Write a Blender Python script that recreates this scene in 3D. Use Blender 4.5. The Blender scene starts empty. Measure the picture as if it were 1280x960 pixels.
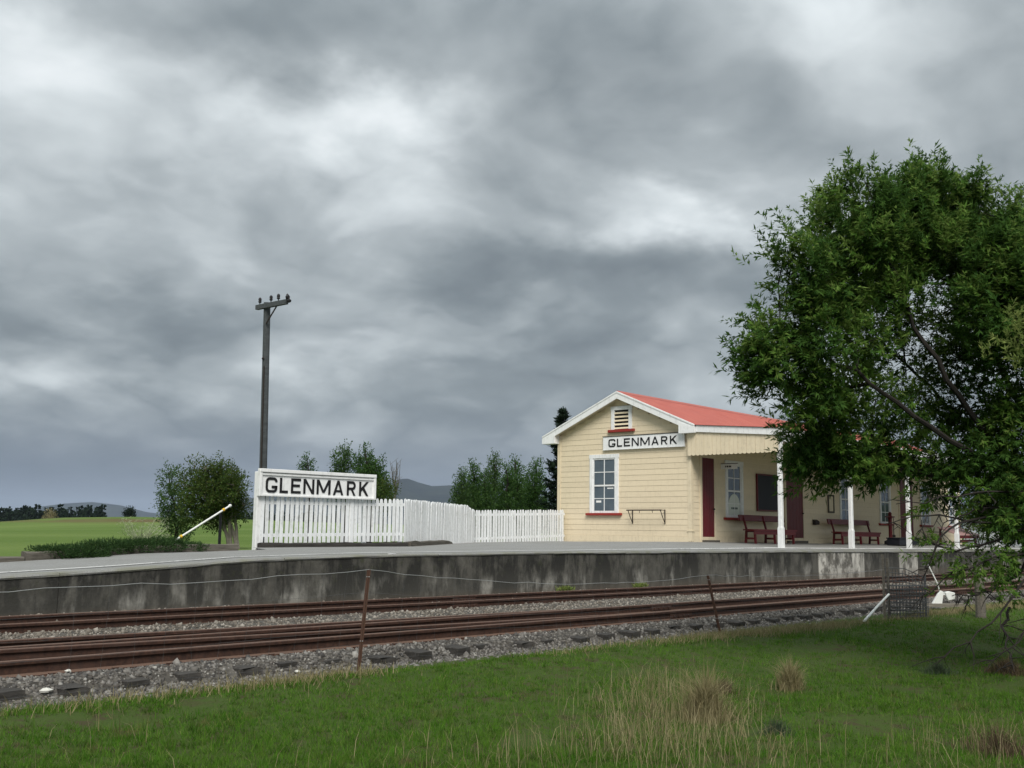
import bpy, math, random
import numpy as np
from mathutils import Vector, Matrix

random.seed(7)
rng = np.random.default_rng(11)
S = bpy.context.scene
COL = S.collection
R = math.radians

# ------------------------------------------------------------------ camera
# world: X along the railway (to the right, away), Y across it towards the station, Z up.
# Z = 0 is the platform edge, the eye is half a metre above it (standing in the lower paddock).
FPX, HORIZON, ROLL, TH = 1350.0, 660.0, R(.6), R(41.8)
CAMZ = .5
_p = math.atan((HORIZON - 480) / FPX)
_fh = np.array([math.cos(TH), math.sin(TH), 0]); _rt = np.array([math.sin(TH), -math.cos(TH), 0]); _z = np.array([0, 0, 1.])
_fw = _fh * math.cos(_p) + _z * math.sin(_p); _u2 = _z * math.cos(_p) - _fh * math.sin(_p)
CR = _rt * math.cos(ROLL) + _u2 * math.sin(ROLL); CU = _u2 * math.cos(ROLL) - _rt * math.sin(ROLL); CF = _fw
cam_d = bpy.data.cameras.new('camera'); cam = bpy.data.objects.new('camera', cam_d); COL.objects.link(cam)
cam_d.sensor_width = 36; cam_d.lens = FPX / 1280 * 36; cam_d.clip_start = .1; cam_d.clip_end = 60000
cam.matrix_world = Matrix(((CR[0], CU[0], -CF[0], 0), (CR[1], CU[1], -CF[1], 0), (CR[2], CU[2], -CF[2], CAMZ), (0, 0, 0, 1)))
S.camera = cam


def ray(u, v): return (u - 640) / FPX * CR - (v - 480) / FPX * CU + CF


def at(u, v, D=None, Y=None, X=None, Z=None):
    """survey point: where the line of sight of a photo position meets a depth or a plane"""
    d = ray(u, v)
    if D is not None: t = D
    elif Y is not None: t = Y / d[1]
    elif X is not None: t = X / d[0]
    else: t = (Z - CAMZ) / d[2]
    return np.array([0, 0, CAMZ]) + t * d


# ------------------------------------------------------------------ world: overcast sky
W = bpy.data.worlds.new('World'); S.world = W; W.use_nodes = True
W.cycles.sampling_method = 'MANUAL'; W.cycles.sample_map_resolution = 256
nt = W.node_tree; nt.nodes.clear()
SUN_EL, SUN_AZ = R(47), math.atan2(-.72, -.69)       # sun veiled by cloud, behind the camera to the left


class NB:
    """small helper for writing node graphs"""
    def __init__(s, tree): s.t = tree
    def n(s, typ, **kw):
        nd = s.t.nodes.new(typ)
        for k, v in kw.items(): setattr(nd, k, v)
        return nd
    def put(s, sock, val):
        if isinstance(val, bpy.types.NodeSocket): s.t.links.new(val, sock)
        elif val is not None: sock.default_value = val
    def m(s, op, a, b=None, c=None, clamp=False):
        nd = s.n('ShaderNodeMath', operation=op, use_clamp=clamp)
        for i, x in enumerate((a, b, c)):
            if x is not None: s.put(nd.inputs[i], x)
        return nd.outputs[0]
    def v(s, op, a, b=None, scale=None):
        nd = s.n('ShaderNodeVectorMath', operation=op)
        s.put(nd.inputs[0], a)
        if b is not None: s.put(nd.inputs[1], b)
        if scale is not None: s.put(nd.inputs['Scale'], scale)
        return nd.outputs['Value' if op in ('DOT_PRODUCT', 'LENGTH') else 'Vector']
    def comb(s, x, y, z):
        nd = s.n('ShaderNodeCombineXYZ')
        for i, q in enumerate((x, y, z)): s.put(nd.inputs[i], q)
        return nd.outputs[0]
    def sep(s, vec):
        nd = s.n('ShaderNodeSeparateXYZ'); s.put(nd.inputs[0], vec); return nd.outputs
    def noise(s, vec, scale, detail=4, rough=.5, dist=0, out=0):
        nd = s.n('ShaderNodeTexNoise'); s.put(nd.inputs['Vector'], vec)
        nd.inputs['Scale'].default_value = scale; nd.inputs['Detail'].default_value = detail
        nd.inputs['Roughness'].default_value = rough; nd.inputs['Distortion'].default_value = dist
        return nd.outputs[out]
    def rng(s, val, a, b, c=0., d=1., smooth=False):
        nd = s.n('ShaderNodeMapRange', interpolation_type='SMOOTHSTEP' if smooth else 'LINEAR')
        s.put(nd.inputs['Value'], val)
        for k, q in (('From Min', a), ('From Max', b), ('To Min', c), ('To Max', d)): s.put(nd.inputs[k], q)
        return nd.outputs['Result']
    def ramp(s, val, stops):
        nd = s.n('ShaderNodeValToRGB'); cr = nd.color_ramp
        while len(cr.elements) < len(stops): cr.elements.new(.5)
        for e, (p, c) in zip(cr.elements, stops): e.position = p; e.color = (*c, 1)
        s.put(nd.inputs[0], val); return nd.outputs[0]
    def mix(s, fac, a, b, mode='MIX'):
        nd = s.n('ShaderNodeMix', data_type='RGBA', blend_type=mode)
        s.put(nd.inputs[0], fac)
        for i, q in ((6, a), (7, b)): s.put(nd.inputs[i], (*q, 1) if isinstance(q, tuple) and len(q) == 3 else q)
        return nd.outputs[2]


w = NB(nt)
tc = w.n('ShaderNodeTexCoord').outputs['Generated']
sx, sy, sz = w.sep(tc)
zc = w.m('ADD', w.m('MAXIMUM', sz, 0.), .34)
px, py = w.m('DIVIDE', sx, zc), w.m('DIVIDE', sy, zc)
P = w.comb(px, py, 3.7)
warp = w.v('SCALE', w.v('SUBTRACT', w.noise(P, 2.7, 4, .5, 0, 1), (.5, .5, .5)), scale=.26)
Q = w.v('ADD', P, warp)
n_fine = w.noise(Q, 4.0, 7, .55, .1)
n_mid = w.noise(w.v('ADD', Q, (5.2, 1.3, 0)), 1.8, 4, .48, .2)
n_big = w.noise(w.v('ADD', P, (2.1, 7.7, 4)), .7, 3, .5, .2)
puff = w.m('SUBTRACT', w.m('ABSOLUTE', w.m('SUBTRACT', w.noise(w.v('ADD', Q, (1.1, 4.6, 2.)), 3.2, 3, .45), .5)), .06)                     # rounded billows
wob = w.v('SCALE', w.v('SUBTRACT', w.noise(P, 2.0, 6, .6, 0, 1), (.5, .5, .5)), scale=.24)
dirw = w.v('ADD', tc, wob)
base = w.m('ADD', w.m('ADD', w.m('MULTIPLY', w.m('SUBTRACT', n_fine, .5), .60), w.m('MULTIPLY', w.m('SUBTRACT', n_mid, .5), 1.05)), w.m('ADD', w.m('MULTIPLY', w.m('SUBTRACT', n_big, .5), .5), w.m('MULTIPLY', puff, 1.1)))
tone = w.m('ADD', base, .395)
# the banks of bright and heavy cloud that stand in this part of the sky: (u, v, half width, half height, amount)
for u, v, ru, rv, amp in ((410, 145, 150, 85, .50), (50, 60, 230, 110, .28), (840, 265, 170, 45, .36), (1150, 110, 220, 120, .06), (230, 200, 230, 60, .12),
                          (250, 310, 280, 60, .14), (570, 430, 240, 45, .20), (80, 455, 240, 40, .12), (740, 55, 300, 85, -.20), (300, 20, 120, 40, -.12),
                          (690, 345, 260, 42, -.17), (600, 200, 120, 60, -.10), (200, 130, 90, 60, -.10), (300, 500, 520, 40, -.08), (1000, 340, 200, 60, -.06),
                          (120, 385, 200, 30, -.12), (900, 170, 260, 45, .06), (470, 280, 120, 50, .10), (60, 585, 420, 75, -.34), (700, 560, 260, 40, .10)):
    d = ray(u, v); L = np.linalg.norm(d); d = d / L
    tr = np.cross(d, [0, 0, 1.]); tr /= np.linalg.norm(tr); tu = np.cross(tr, d)
    e = w.v('SUBTRACT', dirw, tuple(d))
    a = w.v('DOT_PRODUCT', e, tuple(tr * FPX * L / ru / 1.0)); b = w.v('DOT_PRODUCT', e, tuple(tu * FPX * L / rv))
    r2 = w.m('ADD', w.m('MULTIPLY', a, a), w.m('MULTIPLY', b, b))
    g = w.m('DIVIDE', amp, w.m('ADD', 1., w.m('MULTIPLY', r2, w.m('ADD', 1., r2))))
    tone = w.m('ADD', tone, g)
cloud = w.ramp(tone, [(0, (.062, .073, .080)), (.25, (.101, .116, .123)), (.5, (.176, .194, .201)), (.75, (.30, .322, .330)), (1, (.435, .45, .458))])
# rain-dark blue base of the cloud deck towards the horizon
cloud = w.mix(w.rng(sz, .13, .015, 0, .85, True), cloud, (.045, .057, .079))
# an overcast dome is brighter overhead (the CIE overcast sky)
cloud = w.v('SCALE', cloud, scale=w.rng(sz, .40, 1., 1., 2.6))
sky = w.n('ShaderNodeTexSky', sky_type='NISHITA', sun_disc=False)
sky.sun_elevation = SUN_EL; sky.sun_rotation = math.pi / 2 - SUN_AZ
sky.air_density = 1.2; sky.dust_density = 2.
blue = w.v('SCALE', sky.outputs[0], scale=.06)
bg = w.n('ShaderNodeBackground'); w.put(bg.inputs[0], w.mix(.97, blue, cloud)); bg.inputs[1].default_value = 1.0
nt.links.new(bg.outputs[0], w.n('ShaderNodeOutputWorld').inputs[0])

sun_d = bpy.data.lights.new('sun', 'SUN'); sun = bpy.data.objects.new('sun', sun_d); COL.objects.link(sun)
sun_d.energy = 1.5; sun_d.angle = R(28); sun_d.color = (1, .96, .9)
sdir = Vector((math.cos(SUN_EL) * math.cos(SUN_AZ), math.cos(SUN_EL) * math.sin(SUN_AZ), math.sin(SUN_EL)))
sun.rotation_euler = sdir.to_track_quat('Z', 'Y').to_euler()

S.view_settings.view_transform = 'Standard'; S.view_settings.look = 'None'
S.view_settings.exposure = 1.3; S.view_settings.gamma = 1; S.view_settings.use_curve_mapping = False
S.render.engine = 'CYCLES'; S.cycles.use_denoising = True
S.cycles.max_bounces = 6; S.cycles.transparent_max_bounces = 8; S.cycles.volume_bounces = 0


# ------------------------------------------------------------------ materials
def mat(name, build=None, col=(.5, .5, .5), rough=.7, metal=0., spec=.3):
    m = bpy.data.materials.new(name); m.use_nodes = True
    t = m.node_tree; b = NB(t); bs = t.nodes['Principled BSDF']
    bs.inputs['Base Color'].default_value = (*col, 1); bs.inputs['Roughness'].default_value = rough
    bs.inputs['Metallic'].default_value = metal; bs.inputs['Specular IOR Level'].default_value = spec
    if build: build(b, bs)
    return m


def bump(b, bs, h, dist=.01, strength=.6):
    nd = b.n('ShaderNodeBump'); nd.inputs['Strength'].default_value = strength; nd.inputs['Distance'].default_value = dist
    b.put(nd.inputs['Height'], h); b.t.links.new(nd.outputs[0], bs.inputs['Normal'])


def geo(b): return b.n('ShaderNodeNewGeometry')
def pos(b): return geo(b).outputs['Position']
def isl(b): return geo(b).outputs['Random Per Island']
def orand(b): return b.n('ShaderNodeObjectInfo').outputs['Random']
def ocoord(b): return b.n('ShaderNodeTexCoord').outputs['Object']


def paint(name, col, dirt=(.2, .18, .14), amt=.5, var=.06, rough=.55, dscale=9.):
    """weathered paint: each piece a touch different, grime in blotches and thin runs"""
    def f(b, bs):
        p = pos(b)
        n = b.noise(p, dscale, 5, .6)
        st = b.noise(b.v('MULTIPLY', p, (14, 14, 1.3)), 1.6, 4, .6)
        k = b.m('MULTIPLY', b.rng(b.m('MULTIPLY', n, st), .24, .46, 0, 1), amt)
        c = b.mix(k, col, dirt)
        h = b.n('ShaderNodeHueSaturation'); b.put(h.inputs['Color'], c)
        b.put(h.inputs['Value'], b.rng(orand(b), 0, 1, 1 - var, 1 + var))
        b.put(bs.inputs['Base Color'], h.outputs[0])
        bs.inputs['Roughness'].default_value = rough
        bump(b, bs, b.noise(p, 60, 3, .6), .003, .35)
    return mat(name, f)


M = {}
M['cream'] = paint('cream_paint', (.70, .595, .425), (.40, .33, .235), .28, .03, .55)
M['cream_trim'] = paint('cream_trim_paint', (.70, .60, .43), (.32, .265, .19), .4, .03)
M['white'] = paint('white_paint', (.78, .785, .78), (.36, .36, .33), .45, .025, .5)
M['fence_white'] = paint('fence_white_paint', (.77, .785, .795), (.30, .31, .27), .55, .05, .55, 14)
M['red'] = paint('dark_red_paint', (.115, .010, .014), (.06, .022, .022), .5, .08, .45)
M['sill_red'] = paint('sill_red_paint', (.27, .030, .022), (.12, .05, .05), .5, .08, .5)
M['black'] = mat('black_paint', None, (.012, .012, .013), .5)
M['iron'] = mat('wrought_iron', None, (.03, .022, .018), .6)
M['board_black'] = mat('noticeboard_felt', None, (.010, .011, .017), .55)
M['pink'] = paint('faded_pink_paint', (.55, .33, .32), (.3, .2, .2), .4, .05)
M['paper'] = mat('paper', None, (.62, .66, .60), .8)
M['ink'] = mat('faded_ink', None, (.10, .13, .12), .8)
M['yellow'] = mat('yellow_plastic', None, (.65, .40, .03), .5)
M['inside'] = mat('dark_interior', None, (.02, .02, .022), .9)
M['pipe_white'] = paint('pipe_white', (.70, .71, .68), (.3, .32, .26), .5, .02)


def glass_f(b, bs):
    b.put(bs.inputs['Base Color'], b.mix(b.noise(pos(b), 3, 2), (.06, .08, .10), (.11, .14, .16)))
    bs.inputs['Roughness'].default_value = .06; bs.inputs['Specular IOR Level'].default_value = .65
    bump(b, bs, b.noise(pos(b), 5, 2), .004, .25)
M['glass'] = mat('window_glass', glass_f)


def roof_f(b, bs):
    p = pos(b)
    c = b.mix(b.rng(b.noise(p, 1.2, 5, .6), .35, .7), (.39, .100, .074), (.34, .083, .062))
    c = b.mix(b.rng(b.noise(b.v('MULTIPLY', p, (6, .8, .8)), 1.5, 3), .5, .75, 0, .35), c, (.52, .18, .125))
    b.put(bs.inputs['Base Color'], c); bs.inputs['Roughness'].default_value = .5
M['roof'] = mat('red_roof_iron', roof_f)


def timber_f(c1, c2, sc=1.):
    def f(b, bs):
        p = ocoord(b)
        g = b.noise(b.v('MULTIPLY', p, (3 * sc, 30 * sc, 30 * sc)), 1, 5, .65)
        c = b.mix(b.rng(g, .3, .7), c1, c2)
        c = b.mix(b.rng(orand(b), 0, 1, 0, .45), c, tuple(.6 * q for q in c1))
        b.put(bs.inputs['Base Color'], c); bs.inputs['Roughness'].default_value = .9
        bump(b, bs, g, .012, .8)
    return f
M['sleeper'] = mat('old_sleeper_timber', timber_f((.026, .024, .022), (.070, .064, .057)))
M['kerb'] = mat('weathered_kerb_timber', timber_f((.065, .058, .048), (.16, .145, .12)))
M['pole'] = mat('grey_pole_timber', timber_f((.060, .068, .072), (.125, .138, .143), .6))
M['postwood'] = mat('grey_fence_post_timber', timber_f((.12, .105, .085), (.26, .235, .195)))


def rust_shade_f(b, bs):
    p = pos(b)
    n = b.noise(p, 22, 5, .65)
    c = b.mix(b.rng(n, .35, .68), (.030, .016, .012), (.072, .034, .022))  # rust mottle, darkened to paint in the shade on web and foot
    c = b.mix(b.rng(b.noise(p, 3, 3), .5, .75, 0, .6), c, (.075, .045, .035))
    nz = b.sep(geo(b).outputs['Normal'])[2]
    c = b.mix(b.rng(nz, .75, .98, 0, .75), c, (.165, .108, .080))  # up-facing head painted lighter than the sides, as if catching the light
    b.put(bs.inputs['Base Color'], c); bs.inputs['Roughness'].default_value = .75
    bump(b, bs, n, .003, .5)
M['rail'] = mat('rusty_rail_steel', rust_shade_f)
M['rustpost'] = mat('rusty_post_steel', lambda b, bs: b.put(bs.inputs['Base Color'], b.mix(b.noise(pos(b), 30, 4), (.05, .026, .018), (.10, .05, .032))))
M['wire'] = mat('galvanised_wire', None, (.33, .33, .33), .5, .3)
M['mesh_wire'] = mat('dull_mesh_wire', None, (.10, .102, .105), .6, .3)


def stone_f(b, bs):
    r = isl(b)
    c = b.ramp(r, [(0, (.036, .035, .034)), (.35, (.088, .083, .076)), (.7, (.145, .137, .125)), (.93, (.21, .20, .185)), (1, (.30, .29, .265))])
    n = b.noise(pos(b), 40, 3, .6)
    c = b.mix(b.rng(n, .45, .75, 0, .4), c, (.11, .085, .062))
    b.put(bs.inputs['Base Color'], c); bs.inputs['Roughness'].default_value = .85
M['stone'] = mat('ballast_stone', stone_f)


def brownstone_f(b, bs):
    r = isl(b)
    c = b.ramp(r, [(0, (.075, .065, .053)), (.4, (.145, .127, .105)), (.8, (.215, .193, .163)), (1, (.31, .285, .25))])
    b.put(bs.inputs['Base Color'], c); bs.inputs['Roughness'].default_value = .9
M['brownstone'] = mat('track_gravel', brownstone_f)


def bed_f(b, bs):
    p = pos(b)
    v = b.n('ShaderNodeTexVoronoi'); v.inputs['Scale'].default_value = 24; b.put(v.inputs['Vector'], p)
    r = b.sep(v.outputs['Color'])[0]
    c = b.ramp(r, [(0, (.03, .027, .022)), (.5, (.07, .063, .053)), (1, (.12, .11, .095))])
    b.put(bs.inputs['Base Color'], c); bs.inputs['Roughness'].default_value = .95
    bump(b, bs, v.outputs['Distance'], .02, .8)
M['bed'] = mat('gravel_bed', bed_f)


def deck_f(b, bs):
    p = pos(b)
    n = b.noise(p, 55, 4, .7); g = b.noise(p, .9, 4, .6)
    c = b.mix(b.rng(n, .3, .7), (.15, .15, .145), (.29, .29, .28))
    c = b.mix(b.rng(g, .45, .7, 0, .5), c, (.17, .165, .15))
    y = b.sep(p)[1]
    edge = b.m('MULTIPLY', b.rng(y, 15.25, 14.9), b.rng(b.noise(p, 2.5, 4, .6), .40, .62))
    c = b.mix(b.m('MULTIPLY', edge, .75), c, (.17, .17, .125))
    b.put(bs.inputs['Base Color'], c); bs.inputs['Roughness'].default_value = .9
    bump(b, bs, n, .006, .8)
M['deck'] = mat('platform_chip_seal', deck_f)


def line_f(b, bs):
    p = pos(b)
    k = b.rng(b.m('MULTIPLY', b.noise(p, 18, 5, .7), b.rng(b.noise(p, .7, 3), .3, .6, .75, 1.15)), .38, .50)
    b.put(bs.inputs['Base Color'], b.mix(k, (.25, .25, .24), (.70, .70, .68))); bs.inputs['Roughness'].default_value = .8
M['line'] = mat('worn_white_line', line_f)


def wall_f(white):
    def f(b, bs):
        p = pos(b)
        x, y, z = b.sep(p)
        n = b.noise(p, 3.2, 7, .68); big = b.noise(b.v('MULTIPLY', p, (1, 1, .8)), 1.5, 5, .65)
        st = b.noise(b.v('MULTIPLY', p, (3.2, 3.2, .9)), 1.1, 7, .66, .35)
        run = b.noise(b.v('MULTIPLY', p, (6, 6, .9)), 1, 7, .72, .6)
        c = b.mix(b.rng(n, .3, .7), (.052, .050, .043), (.115, .110, .095))
        if white: c = b.mix(b.rng(b.m('ADD', n, b.m('MULTIPLY', b.m('SUBTRACT', b.noise(b.v('MULTIPLY', p, (1, 1, .7)), 2.1, 4, .6), .5), 1.1)), .36, .52), (.17, .16, .14), (.52, .50, .45))
        hb = b.rng(b.m('ADD', z, b.m('MULTIPLY', b.m('SUBTRACT', n, .5), .7)), -.80, -.10)
        k = b.m('MULTIPLY', b.rng(b.m('ADD', st, b.m('MULTIPLY', b.m('SUBTRACT', big, .5), .8)), .40, .56), b.rng(hb, 0, .8, .45, 1))   # black mould
        k = b.m('MAXIMUM', k, b.m('MULTIPLY', b.rng(run, .52, .66), b.rng(hb, .25, 1, 0, .85)))
        c = b.mix(b.m('MULTIPLY', k, .85 if not white else .6), c, (.013, .013, .012))
        if not white:                                                                          # lime bloom near the foot
            e = b.m('MULTIPLY', b.rng(b.noise(b.v('MULTIPLY', p, (1, 1, .35)), 1.7, 5, .62), .53, .64), b.rng(b.m('ADD', z, b.m('MULTIPLY', b.m('SUBTRACT', run, .5), .5)), -.36, -.62))
            e = b.m('MULTIPLY', e, b.rng(n, .35, .55, .4, 1))
            c = b.mix(b.m('MULTIPLY', e, .85), c, (.30, .29, .26))
        c = b.mix(b.rng(b.m('ADD', z, b.m('MULTIPLY', n, .12)), -.62, -.78, 0, .5), c, (.10, .08, .06))
        c = b.mix(b.m('MULTIPLY', b.rng(b.noise(p, 6, 5, .7), .56, .66), b.rng(z, -.5, -.1, .1, .7)), c, (.045, .050, .026))
        b.put(bs.inputs['Base Color'], c); bs.inputs['Roughness'].default_value = .9
        bump(b, bs, b.noise(p, 22, 5, .65), .012, .6)
    return f
M['wall'] = mat('stained_concrete', wall_f(False))
M['wall_white'] = mat('limewashed_concrete', wall_f(True))


def turf_f(b, bs):
    p = pos(b)
    x, y, z = b.sep(p)
    n1 = b.noise(p, .55, 4, .6); n2 = b.noise(p, 4.5, 5, .65); n3 = b.noise(p, 35, 4, .7)
    c = b.mix(b.rng(n1, .3, .7), (.034, .058, .012), (.046, .074, .016))
    c = b.mix(b.rng(n3, .3, .75, 0, .75), c, (.070, .100, .026))
    earth = b.m('MULTIPLY', b.rng(n2, .50, .62), b.rng(n1, .40, .54))
    c = b.mix(b.m('MULTIPLY', earth, .8), c, (.06, .045, .028))
    # the paddocks beyond the station: bands of lighter and darker pasture, a brown dry bank
    far = b.rng(y, 24, 30)
    f1 = b.noise(b.v('MULTIPLY', p, (.010, .035, .05)), 1, 4, .55)
    cf = b.mix(b.rng(f1, .38, .62), (.082, .135, .026), (.125, .178, .046))
    cf = b.mix(b.rng(n2, .4, .7, 0, .35), cf, (.06, .10, .02))
    bank = b.m('MULTIPLY', b.rng(b.noise(b.v('MULTIPLY', p, (.02, .02, .3)), 1, 4, .6), .50, .60), b.m('MULTIPLY', b.rng(z, .45, .9), b.rng(y, 60, 100)))
    cf = b.mix(bank, cf, (.11, .085, .038))
    c = b.mix(far, c, cf)
    b.put(bs.inputs['Base Color'], c); bs.inputs['Roughness'].default_value = .95; bs.inputs['Specular IOR Level'].default_value = .1
    bump(b, bs, n3, .04, .6)
M['turf'] = mat('turf', turf_f)


def leafmat(name, cols, trans=.35, rough=.55, z=None):
    def f(b, bs):
        t = b.t
        c = b.ramp(isl(b), [(i / (len(cols) - 1), q) for i, q in enumerate(cols)])
        b.put(bs.inputs['Base Color'], c); bs.inputs['Roughness'].default_value = .75; bs.inputs['Specular IOR Level'].default_value = .05
        tr = b.n('ShaderNodeBsdfTranslucent'); b.put(tr.inputs[0], b.mix(.5, c, tuple(min(1, 1.6 * q) for q in cols[-1])))
        mx = b.n('ShaderNodeMixShader'); mx.inputs[0].default_value = trans
        t.links.new(bs.outputs[0], mx.inputs[1]); t.links.new(tr.outputs[0], mx.inputs[2])
        t.links.new(mx.outputs[0], t.nodes['Material Output'].inputs[0])
    return mat(name, f)


def grass_f(b, bs):
    t = b.t; p = pos(b)
    c = b.ramp(isl(b), [(0, (.036, .112, .008)), (.3, (.056, .160, .013)), (.6, (.084, .198, .020)), (.88, (.122, .215, .034)), (1, (.23, .21, .085))])
    n1 = b.noise(p, .8, 4, .6); n2 = b.noise(p, 2.8, 4, .6)
    c = b.mix(b.rng(n1, .45, .68, 0, .65), c, (.110, .205, .028))
    c = b.mix(b.rng(n2, .52, .70, 0, .6), c, (.050, .092, .014))
    n3 = b.noise(p, 9, 4, .65)
    c = b.mix(b.rng(n3, .50, .64, 0, .7), c, (.026, .062, .009))
    c = b.mix(b.rng(n3, .46, .32, 0, .5), c, (.110, .20, .032))
    c = b.mix(b.m('MULTIPLY', b.rng(n2, .44, .34), b.rng(n1, .54, .42, 0, .85)), c, (.145, .115, .055))
    b.put(bs.inputs['Base Color'], c); bs.inputs['Roughness'].default_value = .8; bs.inputs['Specular IOR Level'].default_value = .03
    tr = b.n('ShaderNodeBsdfTranslucent'); b.put(tr.inputs[0], c)
    mx = b.n('ShaderNodeMixShader'); mx.inputs[0].default_value = .35
    t.links.new(bs.outputs[0], mx.inputs[1]); t.links.new(tr.outputs[0], mx.inputs[2]); t.links.new(mx.outputs[0], t.nodes['Material Output'].inputs[0])
M['grass'] = mat('grass_blade', grass_f)
M['drygrass'] = leafmat('dry_grass_blade', [(.15, .125, .06), (.25, .21, .11), (.36, .31, .18), (.18, .165, .08)], .3, .7)
M['brownweed'] = leafmat('brown_weed', [(.06, .045, .03), (.10, .072, .045), (.15, .115, .07)], .2, .8)
M['darkweed'] = leafmat('grey_green_weed', [(.035, .055, .030), (.055, .080, .045), (.085, .11, .065)], .2, .7)
M['wattle'] = leafmat('wattle_leaf', [(.042, .098, .014), (.060, .135, .020), (.086, .170, .028), (.120, .200, .040), (.16, .22, .058)], .42, .5)
M['wattle_dark'] = leafmat('wattle_dark_leaf', [(.026, .064, .014), (.042, .094, .019), (.064, .126, .026)], .35, .5)
M['broad'] = leafmat('broad_leaf', [(.026, .056, .013), (.042, .080, .018), (.062, .104, .024), (.088, .095, .030)], .3)
M['broad_grey'] = leafmat('grey_green_leaf', [(.032, .066, .022), (.050, .095, .030), (.078, .128, .042)], .3)
M['poplar'] = leafmat('poplar_leaf', [(.026, .062, .018), (.042, .090, .024), (.066, .122, .032)], .3)
M['conifer'] = leafmat('conifer_needle', [(.008, .016, .010), (.013, .024, .014), (.020, .034, .018)], .1)
M['juniper'] = leafmat('juniper_leaf', [(.018, .042, .014), (.030, .062, .020), (.050, .090, .030)], .2)
M['pale'] = leafmat('pale_stem', [(.30, .33, .20), (.40, .42, .29), (.24, .30, .16)], .2)
M['sprig'] = leafmat('young_leaf', [(.10, .16, .035), (.17, .22, .06), (.23, .26, .085)], .4)


def bark_f(b, bs):
    p = pos(b)
    n = b.noise(b.v('MULTIPLY', p, (20, 20, 4)), 1, 4, .6)
    b.put(bs.inputs['Base Color'], b.mix(n, (.012, .010, .009), (.034, .029, .025))); bs.inputs['Roughness'].default_value = .9
    bump(b, bs, n, .01, .6)
M['bark'] = mat('dark_bark', bark_f)
M['bark_grey'] = mat('grey_bark', lambda b, bs: b.put(bs.inputs['Base Color'], b.mix(b.noise(pos(b), 12, 4), (.10, .09, .075), (.20, .18, .15))))
M['hill'] = mat('hill_scrub', lambda b, bs: b.put(bs.inputs['Base Color'], b.mix(b.rng(b.noise(pos(b), .004, 6, .65), .35, .65), (.014, .020, .022), (.034, .042, .036))), rough=1, spec=0)


# ------------------------------------------------------------------ object helpers
def tag(o, label=None, cat=None, group=None, kind=None):
    for k, v in (('label', label), ('category', cat), ('group', group), ('kind', kind)):
        if v: o[k] = v
    return o


def mesh(name, verts, faces, m, smooth=False):
    me = bpy.data.meshes.new(name); me.from_pydata([tuple(map(float, v)) for v in verts], [], faces)
    me.materials.append(m)
    if smooth: me.shade_smooth()
    me.update(); return me


def link(name, data, parent=None, loc=(0, 0, 0), rot=(0, 0, 0), scale=(1, 1, 1)):
    o = bpy.data.objects.new(name, data); COL.objects.link(o)
    o.location = tuple(map(float, loc)); o.rotation_euler = rot; o.scale = scale
    if parent: o.parent = parent
    return o


def thing(name, label, cat, loc=(0, 0, 0), rotz=0., group=None):
    return tag(link(name, None, None, loc, (0, 0, rotz)), label, cat, group)


def arr(name, V, F, m, smooth=False):
    """mesh from numpy arrays, F is (n,3) or (n,4)"""
    me = bpy.data.meshes.new(name); V = np.asarray(V, np.float32); F = np.asarray(F, np.int32); k = F.shape[1]
    me.vertices.add(len(V)); me.vertices.foreach_set('co', V.ravel())
    me.loops.add(F.size); me.loops.foreach_set('vertex_index', F.ravel())
    me.polygons.add(len(F)); me.polygons.foreach_set('loop_start', np.arange(0, F.size, k, dtype=np.int32))
    me.materials.append(m); me.update(calc_edges=True)
    if smooth: me.shade_smooth()
    return me


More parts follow.
